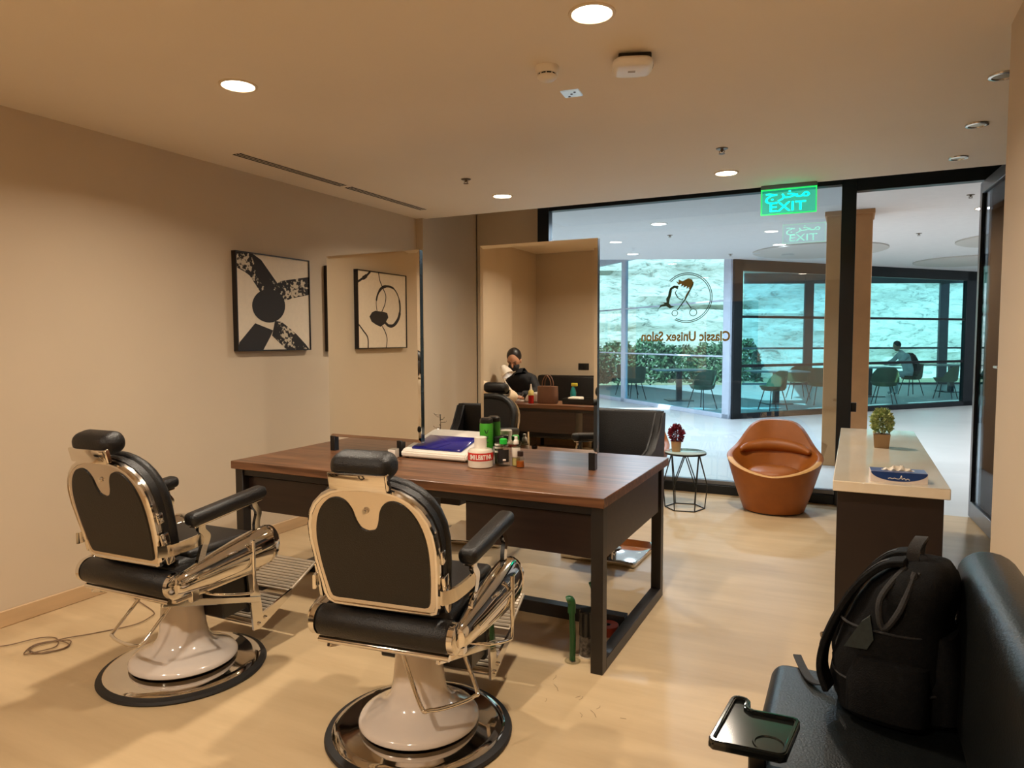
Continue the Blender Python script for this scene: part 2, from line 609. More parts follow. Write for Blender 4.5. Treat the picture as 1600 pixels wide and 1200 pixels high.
for nm, a_, b_ in (('blade', (840, 300), (752, 470)), ('shank', (755, 460), (678, 565)), ('shank', (770, 470), (825, 550))):
    (x0, z0), (x1, z1) = lp([a_, b_])
    obj(nm, tb([(x0, 0, z0), (x1, 0, z1)], 0.0055, 6), M['gold_dark'], lg)
for cx_, cy_, r_ in ((653, 596, 30), (845, 592, 37)):
    (x0, z0), = lp([(cx_, cy_)])
    rr = r_ / 6.667 * 0.006
    obj('finger_ring', tb([(x0 + rr * math.cos(k * PI / 12), 0, z0 + rr * math.sin(k * PI / 12)) for k in range(24)], 0.0035, 6, closed=True), M['gold_dark'], lg)

# ------------------------------------------------------------------ ceiling fittings
M['lamp_on'] = mat('lit_lamp_lens', (255, 240, 214), 0.4, var=0.0, emit=14)
M['lamp_cool'] = mat('lit_cool_lens', (250, 250, 255), 0.4, var=0.0, emit=10)
M['lamp_off'] = mat('unlit_reflector', (190, 172, 140), 0.25, metal=0.7, var=0.05)
M['trim_white'] = mat('white_lamp_trim', (226, 208, 180), 0.5, var=0.02)

def downlight(x, y, z, r, power, color, label, group, lens, spread=150):
    t = thing('ceiling_downlight', label, 'downlight', (x, y, z), group=group)
    obj('trim_ring', lt([(r + 0.004, -0.001), (r + 0.014, -0.001), (r + 0.013, -0.006), (r + 0.002, -0.007), (r, -0.003)], 40, capt=False, capb=False), M['trim_white'], t)
    obj('lens', lt([(r, -0.004), (r * 0.99, -0.0015)], 40), lens, t)
    if power:
        ld = bpy.data.lights.new('downlight_glow', 'AREA')
        ld.shape = 'DISK'
        ld.size = r * 1.8
        ld.energy = power
        ld.color = color
        ld.spread = math.radians(spread)
        lo = bpy.data.objects.new('lamp_light', ld)
        COL.objects.link(lo)
        lo.parent = t
        lo.location = (0, 0, -0.012)
    return t

WARM = (1.0, 0.865, 0.695)
PW = 26.0
for x, y, lb in ((-0.879, 2.453, 'lit round downlight nearest the overhead router box'),
                 (-2.579, 2.398, 'lit round downlight above the barber chair by the plain wall'),
                 (-2.615, 5.158, 'lit round downlight near the end of the slot vent'),
                 (-0.844, 5.174, 'lit round downlight just before the exit sign'),
                 (-2.6, -0.36, 'lit round downlight above the manicure table'),
                 (-0.87, -0.36, 'lit round downlight behind the viewpoint')):
    downlight(x, y, ZC, 0.072, PW if y > 0 else 35.0, WARM, lb, 'lit salon downlights', M['lamp_on'])
for x, y, lb in ((0.567, 3.838, 'unlit recessed spotlight cut off by the wall edge'),
                 (0.577, 4.642, 'unlit recessed spotlight in the middle of the entrance row'),
                 (0.58, 5.429, 'unlit recessed spotlight nearest the entrance door')):
    t = thing('recessed_spotlight', lb, 'spotlight', (x, y, ZC), group='unlit entrance spotlights')
    obj('trim_ring', lt([(0.046, -0.001), (0.058, -0.001), (0.056, -0.008), (0.044, -0.010), (0.040, -0.004)], 32, capt=False, capb=False), M['chrome_soft'], t)
    obj('reflector', lt([(0.044, -0.006), (0.030, -0.003), (0.012, -0.0015)], 32), M['lamp_off'], t)

t = thing('smoke_detector', 'white domed smoke detector on the ceiling', 'smoke detector', (-1.222, 2.842, ZC))
obj('base', lt([(0.052, 0), (0.052, -0.008), (0.046, -0.028), (0.043, -0.03)], 36), M['white_plastic'], t)
obj('vent_gap', lt([(0.038, -0.03), (0.038, -0.038)], 36), M['black_plastic'], t)
obj('cap', lt([(0.043, -0.038), (0.043, -0.044), (0.034, -0.054), (0.012, -0.058)], 36), M['white_plastic'], t)
for k in range(10):
    a = 2 * PI * k / 10
    obj('fin', bx((-0.003, -0.002, -0.039), (0.003, 0.002, -0.029), mtx=Matrix.Translation((0.040 * math.cos(a), 0.040 * math.sin(a), 0)) @ Matrix.Rotation(a, 4, 'Z')), M['white_plastic'], t, smooth=False)

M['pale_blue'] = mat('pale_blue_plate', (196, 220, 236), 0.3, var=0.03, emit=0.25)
t = thing('ceiling_sensor_plate', 'small square pale blue sensor plate beside the smoke detector', 'sensor', (-1.241, 3.182, ZC), 0.1)
obj('plate', bx((-0.045, -0.045, -0.006), (0.045, 0.045, 0), 0.003, 1), M['pale_blue'], t)
for x, y in ((0.0, 0.0), (-0.018, 0.028), (0.02, -0.02)):
    obj('sensor_dot', lt([(0.006, -0.008), (0.006, -0.005)], 12, (x, y, 0)), M['black_plastic'], t)

t = thing('wireless_router', 'white rounded wireless access box hung under the ceiling', 'router', (-0.86, 2.90, ZC), 0.35)
obj('bracket', bx((-0.06, -0.05, -0.022), (0.075, 0.055, 0), 0.006, 2), M['black_plastic'], t)
obj('housing', sections(B(), [((0, 0, -0.060), 0.060, 0.060), ((0, 0, -0.057), 0.074, 0.074), ((0, 0, -0.046), 0.083, 0.083), ((0, 0, -0.034), 0.083, 0.083), ((0, 0, -0.024), 0.074, 0.074)], 40, 4.5), M['white_plastic'], t)
obj('cable_plug', bx((0.05, 0.03, -0.030), (0.09, 0.07, -0.004), 0.006, 2), M['black_plastic'], t)
M['grey_print'] = mat('grey_print', (140, 128, 112), 0.5, var=0.05)
for k in range(3):
    obj('logo_bar', bx((-0.018, -0.008 + k * 0.008, -0.0608), (0.012, -0.005 + k * 0.008, -0.0600)), M['grey_print'], t, smooth=False)

def sprinkler(x, y, z, label, group):
    t = thing('sprinkler_head', label, 'sprinkler', (x, y, z), group=group)
    t.scale = (1.15, 1.15, 0.72)
    obj('rosette', lt([(0.032, 0), (0.030, -0.005), (0.012, -0.007)], 24), M['bronze'], t)
    obj('stem', lt([(0.008, -0.006), (0.008, -0.02), (0.005, -0.024), (0.005, -0.032)], 14), M['bronze'], t)
    for s in (-1, 1):
        obj('arm', tb([(s * 0.006, 0, -0.016), (s * 0.014, 0, -0.026), (s * 0.010, 0, -0.038), (0, 0, -0.043)], 0.0022, 6), M['bronze'], t)
    obj('deflector', lt([(0.017, -0.044), (0.017, -0.046)], 18), M['bronze'], t)
    return t
sprinkler(-2.585, 4.509, ZC, 'ceiling sprinkler head near the slot vent and two mirrors', 'salon sprinklers')
sprinkler(-0.764, 4.51, ZC, 'ceiling sprinkler head just before the downlight by the exit sign', 'salon sprinklers')

M['slot_dark'] = mat('slot_dark', (24, 18, 14), 0.8, var=0.1)
for y0, y1, lb in ((3.25, 4.27, 'linear slot vent in the ceiling, the longer one above the framed picture'), (4.33, 5.37, 'linear slot vent in the ceiling, the one ending near the corner')):
    t = thing('slot_vent', lb, 'vent', (-3.52, (y0 + y1) / 2, ZC), group='ceiling slot vents')
    h = (y1 - y0) / 2
    obj('throat', bx((-0.038, -h, -0.003), (0.038, h, 0)), M['slot_dark'], t, smooth=False)
    for xx in (-0.040, -0.0125, 0.0125, 0.040):
        obj('slat', bx((xx - 0.003, -h, -0.004), (xx + 0.003, h, 0)), M['ceiling'], t, smooth=False)

# exit sign
def emissive(name, rgb, strength, base=None):
    return mat(name, rgb, 0.4, var=0.0, emit=strength)
M['exit_text'] = emissive('exit_text_glow', (0, 225, 196), 4.5)
M['exit_edge'] = emissive('exit_edge_glow', (40, 235, 110), 0.9)
M['exit_panel'] = glass('exit_acrylic', (0.45, 0.90, 0.74), 0.03, 0.3)
_n, _l = M['exit_panel'].node_tree.nodes, M['exit_panel'].node_tree.links
_em = _n.new('ShaderNodeEmission'); _em.inputs['Color'].default_value = (0.0, 0.36, 0.22, 1); _em.inputs['Strength'].default_value = 0.35
_ad = _n.new('ShaderNodeAddShader')
_src = _n['Material Output'].inputs['Surface'].links[0].from_socket
_l.new(_src, _ad.inputs[0]); _l.new(_em.outputs[0], _ad.inputs[1]); _l.new(_ad.outputs[0], _n['Material Output'].inputs['Surface'])
t = thing('exit_sign', 'glowing green bilingual exit sign hung under the ceiling edge', 'exit sign', (-0.478, 5.765, 2.406))
obj('panel', bx((-0.197, -0.004, 0), (0.197, 0.004, 0.2)), M['exit_panel'], t, smooth=False)
for lo, hi in (((-0.197, -0.006, -0.004), (0.197, 0.006, 0.004)), ((-0.197, -0.006, 0.182), (0.197, 0.006, 0.19)), ((-0.199, -0.006, 0), (-0.191, 0.006, 0.19)), ((0.191, -0.006, 0), (0.199, 0.006, 0.19))):
    obj('edge_light', bx(lo, hi), M['exit_edge'], t, smooth=False)
obj('housing', bx((-0.2, -0.02, 0.19), (0.2, 0.02, 0.219), 0.004, 1), M['grey_frame'], t)
text('exit_text', 'EXIT', 0.098, M['exit_text'], t, (-0.008, -0.006, 0.020), (PI / 2, 0, 0), (1.32, 1, 1), 0.0008, 0.0005)
text('arabic_text', '\ufe9d\ufeae\ufea8\ufee3', 0.115, M['exit_text'], t, (-0.005, -0.006, 0.118), (PI / 2, 0, 0), (1.28, 0.82, 1), 0.0008, 0.0008)
# ------------------------------------------------------------------ corridor, cafe and the outdoors beyond the glass
ZH = 2.87
K = Vector((-1.98, 13.0, 0)); Rr = Vector((2.30, 17.9, 0)); Ll = Vector((-7.6, 18.35, 0))
struct(obj('floor_corridor', bx((-9, YG - 0.04, -0.1), (9, 19.0, -0.002)), M['floor_pale'], smooth=False))
def slab(name, poly, z0, z1, m):
    return struct(obj(name, prism(B(), poly, lambda a, b, t: (a, b, t), z0, z1), m, smooth=False))
slab('ceiling_corridor', [(-9, 7.0), (9, 7.0), (9, 18.2), (2.6, 18.2), (2.30, 17.9), (-1.98, 13.0), (-8.26, 9.91), (-9, 9.6)], ZH, ZH + 0.3, M['ceil_white'])
slab('ceiling_atrium', [(-1.98, 13.05), (-7.6, 18.4), (-9, 18.4), (-9, 9.6), (-8.26, 9.91)], 3.85, 4.0, M['ceil_white'])
slab('roof_sun_block', [(-9, -2.3), (9, -2.3), (9, 7.0), (-9, 7.0)], 3.2, 3.4, M['ceil_white'])  # unseen slab added to keep the sun out of the interior
struct(obj('wall_corridor_right', bx((8.8, 7.0, 0), (9, 18.2, ZH)), M['ceil_white'], smooth=False))
struct(obj('wall_corridor_left', bx((-9, 7.0, 0), (-8.8, 18.35, 3.85)), M['ceil_white'], smooth=False))
struct(obj('wall_shop_left', bx((-9, 6.8, 0), (-3.775, 7.0, 3.2)), M['ceil_white'], smooth=False))
struct(obj('wall_shop_right', bx((1.2, 6.6, 0), (9, 7.0, 3.2)), M['taupe'], smooth=False))
struct(obj('column_1', bx((-0.31, 8.68, 0), (0.152, 9.15, ZH), 0.005, 1), M['tan_col'], smooth=False))
struct(obj('trim_1', bx((-0.33, 8.66, ZH - 0.05), (0.172, 9.17, ZH), 0.004, 1), M['tan_col'], smooth=False))

def glaze(name, p0, p1, posts, bars, pm, gm, label, h=ZH, pw=0.07, pd=0.09, head=0.0, foot=0.06):
    """glazed wall from p0 to p1; posts = list of distance, bars = list of (z, thickness)"""
    d = p1 - p0
    L = d.length
    e = sempty(name, p0, math.atan2(d.y, d.x), label)
    for s in posts:
        s, w = s if isinstance(s, tuple) else (s, pw)
        obj('post', bx((s - w / 2, -pd / 2, 0), (s + w / 2, pd / 2, h), 0.004, 1), pm, e)
    obj('sill', bx((0, -pd / 2, 0), (L, pd / 2, foot), 0.003, 1), pm, e)
    if head:
        obj('head', bx((0, -pd / 2, h - head), (L, pd / 2, h), 0.003, 1), pm, e)
    for z, th in bars:
        obj('transom', bx((0, -0.025, z - th / 2), (L, 0.025, z + th / 2), 0.003, 1), pm, e)
    ed = [0.0] + sorted(s[0] if isinstance(s, tuple) else s for s in posts) + [L]
    for a, b in zip(ed, ed[1:]):
        if b - a > 0.2:
            obj('pane', bx((a, -0.005, foot), (b, 0.005, h - head)), gm, e, smooth=False)
    return e
LA = (Rr - K).length
glaze('window_2', K, Rr, [(0.10, 0.20), (LA - 0.16, 0.32)], [(0.96, 0.05), (1.85, 0.045)], M['black_frame'], M['teal_glass'], 'black framed cafe glazing wall beyond the corridor', head=0.2, foot=0.10)
LB = (Ll - K).length
glaze('window_3', K, Ll, [(0.10, 0.20), (3.88, 0.16), (7.4, 0.2)], [(2.15, 0.03), (1.13, 0.03)], M['white_frame'], M['blue_glass'], 'pale framed glazing wall at the corridor bend', h=3.84, head=0.60, foot=0.08)
# cafe room behind the glazing
cd = Vector((0.897, 0.441, 0)); cn = Vector((-0.441, 0.897, 0))
O0 = cn * 22.0
struct(obj('floor_cafe', prism(B(), [tuple((K + Vector((0, 0.05, 0))).xy), tuple((Rr + Vector((0, .05, 0))).xy), (9, 18.2), tuple((O0 + cd * 22).xy), tuple((O0 - cd * 12).xy), tuple(Ll.xy)], lambda a, b, t: (a, b, t), -0.1, -0.001), M['floor_cafe'], smooth=False))
struct(obj('roof_cafe', prism(B(), [tuple(K.xy), tuple(Rr.xy), (9, 18.2), tuple((O0 + cd * 22).xy), tuple((O0 + cd * 7.3).xy)], lambda a, b, t: (a, b, t), 3.5, 3.7), M['ceil_white'], smooth=False))
M['steel_blue'] = mat('blue_grey_steel', (70, 84, 92), 0.4, metal=0.3, var=0.1)
glaze('window_4', O0 + cd * 7.3, O0 + cd * 22, [(2.05 + k * 4.25, 0.28) for k in range(3)], [(1.15, 0.06), (3.30, 0.25)], M['steel_blue'], M['salon_glass'], 'far outer cafe glazing before the rock face', h=3.5, head=0.1)

# rock face
def rock_mat():
    m = bpy.data.materials.new('layered_sandstone')
    m.use_nodes = True
    n, l = m.node_tree.nodes, m.node_tree.links
    p = n['Principled BSDF']
    p.inputs['Roughness'].default_value = 0.95
    tc = n.new('ShaderNodeTexCoord')
    mp = n.new('ShaderNodeMapping')
    mp.inputs['Scale'].default_value = (0.8, 0.8, 2.3)
    l.new(tc.outputs['Object'], mp.inputs['Vector'])
    a = n.new('ShaderNodeTexNoise')
    a.inputs['Scale'].default_value = 2.4
    a.inputs['Detail'].default_value = 12
    a.inputs['Roughness'].default_value = 0.72
    a.inputs['Distortion'].default_value = 0.8
    l.new(mp.outputs['Vector'], a.inputs['Vector'])
    r = n.new('ShaderNodeValToRGB')
    e = r.color_ramp.elements
    e[0].position, e[1].position = 0.36, 0.60
    e[0].color = (*lin((140, 140, 128)), 1)  # dark tone for cracks, and for shadowed patches put into the colour
    e[1].color = (*lin((244, 238, 222)), 1)
    k = e.new(0.46)
    k.color = (*lin((222, 217, 202)), 1)
    l.new(a.outputs['Fac'], r.inputs['Fac'])
    l.new(r.outputs['Color'], p.inputs['Base Color'])
    b = n.new('ShaderNodeBump')
    b.inputs['Strength'].default_value = 0.5
    b.inputs['Distance'].default_value = 0.1
    l.new(a.outputs['Fac'], b.inputs['Height'])
    l.new(b.outputs['Normal'], p.inputs['Normal'])
    return m
M['rock'] = rock_mat()
M['scrub'] = mat('scrub_ground', (120, 124, 92), 0.95, scale=3, rgb2=(160, 156, 122))
bm = B()
NX, NZ = 130, 60
gv = []
rnd = random.Random(3)
from mathutils import noise as mnoise
for j in range(NZ + 1):
    z = -0.5 + 10.5 * j / NZ
    row = []
    for i in range(NX + 1):
        s = -22 + 46 * i / NX
        d = mnoise.fractal(Vector((s * 0.35, z * 1.5, 0)), 1.0, 2.0, 5) * 0.16 + mnoise.fractal(Vector((s * 0.08, z * 3.2, 5)), 1.0, 2.0, 3) * 0.10
        p = cn * (27.5 + z * 0.25 + d) + cd * s
        row.append(bm.verts.new((p.x, p.y, z)))
    gv.append(row)
for j in range(NZ):
    for i in range(NX):
        bm.faces.new((gv[j][i], gv[j][i + 1], gv[j + 1][i + 1], gv[j + 1][i]))
o = obj('garden_rock_face', bm, M['rock'], smooth=True, angle=30)
tag(o, 'tall pale layered rock face outside behind the cafe', 'rock face')
struct(obj('ground_outside', prism(B(), [tuple((cn * 10 - cd * 24).xy), tuple((O0 + cd * 7.3).xy), tuple((O0 + cd * 24).xy), tuple((cn * 28 + cd * 24).xy), tuple((cn * 28 - cd * 24).xy)], lambda a, b, t: (a, b, t), -0.3, -0.12), M['scrub'], smooth=False))

# bushes seen through the pale glazing
M['leaf_a'] = mat('shrub_leaf', (60, 92, 60), 0.6, scale=6, rgb2=(128, 152, 108))
def bush(c, rx, ry, h, n, lab):
    t = thing('garden_shrub', lab, 'shrub', c, group='shrubs at the foot of the rock')
    b_ = B()
    r_ = random.Random(int(c[0] * 100))
    for _ in range(n):
        a = r_.uniform(0, 2 * PI)
        zz = r_.uniform(0.05, 1)
        q = math.sqrt(max(0.05, 1 - (zz * 0.9) ** 3)) * r_.uniform(0.75, 1.05)
        p = Vector((rx * q * math.cos(a), ry * q * math.sin(a), h * zz * r_.uniform(0.9, 1.1)))
        s = r_.uniform(0.05, 0.1)
        e1 = Vector((r_.uniform(-1, 1), r_.uniform(-1, 1), r_.uniform(-.6, 1))).normalized()
        e2 = e1.cross(Vector((r_.uniform(-1, 1), r_.uniform(-1, 1), r_.uniform(-1, 1)))).normalized()
        v = [b_.verts.new(p + e1 * s), b_.verts.new(p + e2 * s * .5), b_.verts.new(p - e1 * s), b_.verts.new(p - e2 * s * .5)]
        b_.faces.new(v)
    f = obj('foliage', b_, M['leaf_a'], t, smooth=False)
    f['kind'] = 'stuff'
    obj('stem', tb([(0, 0, -0.12), (0.03, 0, 0.3), (0, 0.02, h * 0.6)], 0.03, 6), M['dark_wood'], t)
hl = ['leafy green shrub farthest along the pale glazing', 'leafy green shrub behind the first pale window bay', 'leafy green shrub below the woman in the window logo', 'leafy green shrub behind the scissors of the logo', 'leafy green shrub beside the wide pale post', 'leafy green shrub hidden behind the black cafe frame']
for k in range(6):
    p = cn * (22.6 + 0.3 * (k % 2)) + cd * (2.5 + k * 1.0)
    bush((p.x, p.y, 0.0), 0.68, 0.5, 1.15 + 0.10 * (k % 3), 2200, hl[k])

# cafe chairs and tables
M['olive_shell'] = mat('olive_shell', (74, 84, 52), 0.6, var=0.1)
def cafe_chair():
    t = thing('cafe_chair', '', 'chair')
    b_ = B()
    rings = []
    for (z, r, dy) in ((0.40, 0.16, 0), (0.42, 0.23, 0), (0.47, 0.26, 0)):
        rings.append([b_.verts.new((r * math.cos(a * PI / 12), r * math.sin(a * PI / 12) * 0.95 + dy, z)) for a in range(24)])
    top = []
    for a in range(24):
        an = a * PI / 12
        bk = max(0.0, -math.sin(an))
        hh = 0.50 + 0.30 * min(1, bk * 1.25) ** 0.8
        top.append(b_.verts.new((0.29 * math.cos(an), 0.27 * math.sin(an), hh)))
    rings.append(top)
    inn = [b_.verts.new((v.co.x * 0.92, v.co.y * 0.92, v.co.z)) for v in top]
    rings.append(inn)
    rings.append([b_.verts.new((0.23 * math.cos(a * PI / 12), 0.21 * math.sin(a * PI / 12), 0.455)) for a in range(24)])
    for A_, Q_ in zip(rings, rings[1:]):
        for k in range(24):
            b_.faces.new((A_[k], A_[(k + 1) % 24], Q_[(k + 1) % 24], Q_[k]))
    b_.faces.new(rings[0][::-1]); b_.faces.new(rings[-1])
    obj('shell', b_, M['olive_shell'], t)
    for sx in (-1, 1):
        for sy in (-1, 1):
            obj('leg', tb([(sx * 0.13, sy * 0.12, 0.41), (sx * 0.22, sy * 0.2, 0.0)], 0.011, 8), M['black_plastic'], t)
    return t
cc = cafe_chair()
spots = [((-2.82, 14.75), 2.6, 'olive shell cafe chair beside the wide pale post'), ((-4.75, 16.35), 0.8, 'olive shell cafe chair near the pale bay table base'),
         ((-1.45, 14.95), 2.2, 'olive shell cafe chair nearest the black framed glass'), ((-1.2, 18.2), 0.4, 'olive shell cafe chair behind the closest cafe table'),
         ((-0.65, 16.75), 3.6, 'olive shell cafe chair half hidden by the tan column'), ((0.62, 17.35), 2.9, 'olive shell cafe chair seen above the potted plant'),
         ((2.0, 19.6), 1.2, 'olive shell cafe chair directly behind the seated person'), ((3.0, 21.4), 1.7, 'olive shell cafe chair next to the far cafe table'),
         ((-5.3, 17.6), -0.4, 'olive shell cafe chair deepest in the pale bay')]
for k, ((x, y), rz, lb) in enumerate(spots):
    if k == 0:
        cc.location = (x, y, 0); cc.rotation_euler = (0, 0, rz); cc['label'] = lb; cc['group'] = 'cafe chairs'
    else:
        dup(cc, (x, y, 0), rz, lb, 'cafe chairs')
M['table_grey'] = mat('grey_table_top', (150, 156, 156), 0.4, var=0.05)
def cafe_table(x, y, lab):
    t = thing('cafe_table', lab, 'table', (x, y, 0), 0.46, group='cafe tables')
    obj('table_top', bx((-0.6, -0.4, 0.71), (0.6, 0.4, 0.74), 0.008, 2), M['table_grey'], t)
    obj('pedestal', bx((-0.06, -0.06, 0.02), (0.06, 0.06, 0.71), 0.004, 1), M['black_plastic'], t)
    obj('foot', bx((-0.3, -0.25, 0), (0.3, 0.25, 0.02), 0.004, 1), M['black_plastic'], t)
cafe_table(-3.7, 16.5, 'grey pedestal cafe table in the pale glazed bay')
cafe_table(-1.55, 16.6, 'grey pedestal cafe table behind the black cafe frame')
cafe_table(0.35, 19.6, 'grey pedestal cafe table the seated person leans on')
cafe_table(2.38, 22.2, 'grey pedestal cafe table nearest the rock face')

# corridor ceiling discs, two known lamps, and lamps added to brighten the corridor
M['disc'] = mat('cove_disc_paint', (196, 190, 182), 0.8, var=0.02)
for x, y, r, lb in ((-0.55, 12.3, 1.0, 'shallow round ceiling disc beside the exit sign reflection'), (1.9, 15.2, 0.95, 'shallow round ceiling disc over the cafe corner'), (2.2, 12.2, 0.9, 'shallow round ceiling disc cut off by the door')):
    t = thing('ceiling_disc', lb, 'ceiling disc', (x, y, ZH), group='corridor ceiling discs')
    obj('disc', lt([(r, 0), (r, -0.02), (r - 0.03, -0.03)], 48), M['disc'], t)
for x, y, lb in ((-3.35, 11.4, 'lit corridor downlight seen above the right mirror corner'), (-1.05, 11.3, 'lit corridor downlight in front of the round disc'), (-2.2, 8.6, 'added corridor downlight just outside the shop window'),
                 (1.25, 9.2, 'added hidden corridor downlight just outside the open door'), (3.5, 12.0, 'added corridor downlight beyond the door edge'), (-5.2, 9.5, 'added corridor downlight behind the mirrors'),  # door lamp added out of sight to brighten the floor inside
                 (-5.5, 13.0, 'added corridor downlight by the pale glazing'), (3.6, 15.5, 'added corridor downlight past the cafe corner')):
    downlight(x, y, ZH, 0.09, 64.0, (0.86, 0.93, 1.0), lb, 'lit corridor downlights', M['lamp_cool'], 170)
for x, y, lb in ((-2.3, 9.6, 'corridor sprinkler head seen through the shop window'), (0.75, 11.0, 'corridor sprinkler head seen through the doorway'), (1.0, 8.3, 'corridor sprinkler head nearest the open door'), (-1.9, 12.2, 'corridor sprinkler head close to the wide pale post')):
    sprinkler(x, y, ZH, lb, 'corridor sprinklers')
M['alu'] = mat('cast_aluminium', (206, 194, 176), 0.35, metal=0.55, var=0.05)
# ------------------------------------------------------------------ barber chairs
def barber_chair(name, label, loc, rz, handle_ang):
    t = thing(name, label, 'barber chair', loc, rz, group='chrome barber chairs')
    # base
    obj('base_ring', lt([(0.300, 0), (0.340, 0), (0.345, 0.008), (0.340, 0.018), (0.320, 0.024), (0.300, 0.024)], 72, capt=False, capb=False), M['rubber'], t)
    obj('base_plate', lt([(0.318, 0.006), (0.318, 0.026), (0.308, 0.034), (0.285, 0.036), (0.255, 0.034), (0.20, 0.044), (0.10, 0.05)], 72), M['chrome'], t)
    obj('pedestal', lt([(0.215, 0.046), (0.222, 0.052), (0.222, 0.060), (0.214, 0.072), (0.185, 0.088), (0.150, 0.104), (0.122, 0.124), (0.104, 0.155), (0.095, 0.20), (0.088, 0.28), (0.082, 0.36), (0.080, 0.40)], 64), M['white_enamel'], t)
    obj('collar', lt([(0.084, 0.395), (0.086, 0.40), (0.086, 0.425), (0.075, 0.43)], 40), M['chrome'], t)
    # pump handle: a bent rod loop, free to swing round the column
    ca, sa = math.cos(handle_ang), math.sin(handle_ang)
    def hp(f, s, z):
        return (f * ca - s * sa, f * sa + s * ca, z)
    pts = [hp(0.02, -0.105, 0.405), hp(0.06, -0.108, 0.395), hp(0.235, -0.108, 0.235), hp(0.262, -0.085, 0.218), hp(0.270, 0.0, 0.214), hp(0.262, 0.085, 0.218), hp(0.235, 0.108, 0.235), hp(0.06, 0.108, 0.395), hp(0.02, 0.105, 0.405)]
    hnd = obj('pump_handle', tb(smooth_path(pts, 5), 0.0075, 10), M['chrome'], t)
    for s in (-1, 1):
        obj('pivot', tb([hp(0.02, s * 0.08, 0.405), hp(0.02, s * 0.122, 0.405)], 0.013, 12), M['chrome'], hnd)
    # seat frame
    fr = obj('seat_frame', bx((-0.245, -0.235, 0.405), (0.245, 0.215, 0.430), 0.006, 2), M['chrome_soft'], t)
    obj('rear_rail', tb([(-0.245, -0.265, 0.425), (0.245, -0.265, 0.425)], 0.011, 12), M['chrome'], fr)
    for s in (-1, 1):
        obj('foot_rail', bx((-0.008, -0.27, -0.014), (0.008, 0.27, 0.014), 0.003, 1, Matrix.Translation((s * 0.205, -0.01, 0.335)) @ Matrix.Rotation(-0.30, 4, 'X')), M['chrome'], fr)
        obj('bracket', bx((s * 0.235 - 0.012, -0.16, 0.385), (s * 0.235 + 0.012, -0.12, 0.46), 0.004, 1), M['chrome'], fr)
    # seat
    seat = obj('seat', bx((-0.228, -0.23, 0.43), (0.228, 0.225, 0.565), 0.035, 4), M['leather'], t)
    obj('seat_top', bx((-0.215, -0.14, 0.545), (0.215, 0.215, 0.588), 0.022, 4), M['leather'], seat)
    obj('seat_roll', lt([(0.030, -0.250), (0.046, -0.246), (0.053, -0.235), (0.053, 0.235), (0.046, 0.246), (0.030, 0.250)], 32, (0, -0.245, 0.487), 'x'), M['leather'], t)
    for s in (-1, 1):
        obj('roll_cap', lt([(0.052, 0.0), (0.052, 0.020), (0.040, 0.026), (0.012, 0.028)] if s > 0 else [(0.012, -0.028), (0.040, -0.026), (0.052, -0.020), (0.052, 0.0)], 32, (s * 0.247, -0.245, 0.487), 'x'), M['chrome'], t)
    # long chrome side covers
    for s in (-1, 1):
        c = (s * 0.274, 0, 0)
        prof = [(-0.262, 0.012), (-0.258, 0.032), (-0.245, 0.040), (-0.215, 0.045), (-0.10, 0.064), (0.05, 0.082), (0.16, 0.090), (0.21, 0.089), (0.212, 0.080), (0.224, 0.080), (0.226, 0.088), (0.252, 0.080), (0.272, 0.058), (0.280, 0.022)]
        b_ = B()
        rings = []
        for y, r in prof:
            zc = 0.492 + 0.075 * (y + 0.26)
            rings.append([b_.verts.new((c[0] + 0.70 * r * math.cos(a * PI / 12), y, zc + r * math.sin(a * PI / 12))) for a in range(24)])
        for A_, Q_ in zip(rings, rings[1:]):
            for k in range(24):
                b_.faces.new((A_[k], A_[(k + 1) % 24], Q_[(k + 1) % 24], Q_[k]))
        b_.faces.new(rings[0][::-1]); b_.faces.new(rings[-1])
        cv = obj('side_cover', b_, M['chrome'], t)
        b_ = B()
        tube(b_, [(s * 0.318, -0.19, 0.510), (s * 0.330, -0.02, 0.527), (s * 0.338, 0.13, 0.540)], [0.004, 0.006, 0.007], 8, flat=1.6)
        obj('cover_ridge', b_, M['chrome'], cv)
        obj('emblem', bx((s * 0.318, -0.035, 0.556), (s * 0.328, 0.01, 0.566), 0.003, 1), M['chrome_soft'], cv)
        # armrest
        zr, zf = 0.722, 0.766
        am = obj('armrest', bx((-0.034, -0.205, -0.027), (0.034, 0.205, 0.027), 0.022, 4, Matrix.Translation((s * 0.274, 0.012, (zr + zf) / 2 + 0.012)) @ Matrix.Rotation(math.atan2(zf - zr, 0.41), 4, 'X')), M['leather'], t)
        obj('arm_plate', bx((-0.018, -0.185, -0.005), (0.018, 0.185, 0.005), 0.003, 1, Matrix.Translation((s * 0.274, 0.012, (zr + zf) / 2 - 0.019)) @ Matrix.Rotation(math.atan2(zf - zr, 0.41), 4, 'X')), M['chrome'], am)
        b_ = B()
        band(b_, smooth_path([(s * 0.274, -0.125, 0.71), (s * 0.274, -0.130, 0.685), (s * 0.274, -0.105, 0.650), (s * 0.274, -0.125, 0.60), (s * 0.274, -0.140, 0.555), (s * 0.274, -0.150, 0.510)], 5), 0.034, 0.016, (0, 1, 0.12))
        obj('arm_post', b_, M['chrome'], am)
        b_ = B()
        band(b_, smooth_path([(s * 0.274, 0.158, 0.745), (s * 0.274, 0.160, 0.72), (s * 0.274, 0.182, 0.685), (s * 0.274, 0.170, 0.64), (s * 0.274, 0.172, 0.575)], 5), 0.030, 0.016, (0, 1, 0.05))
        obj('arm_post', b_, M['chrome'], am)
        # link from arm to backrest
        b_ = B()
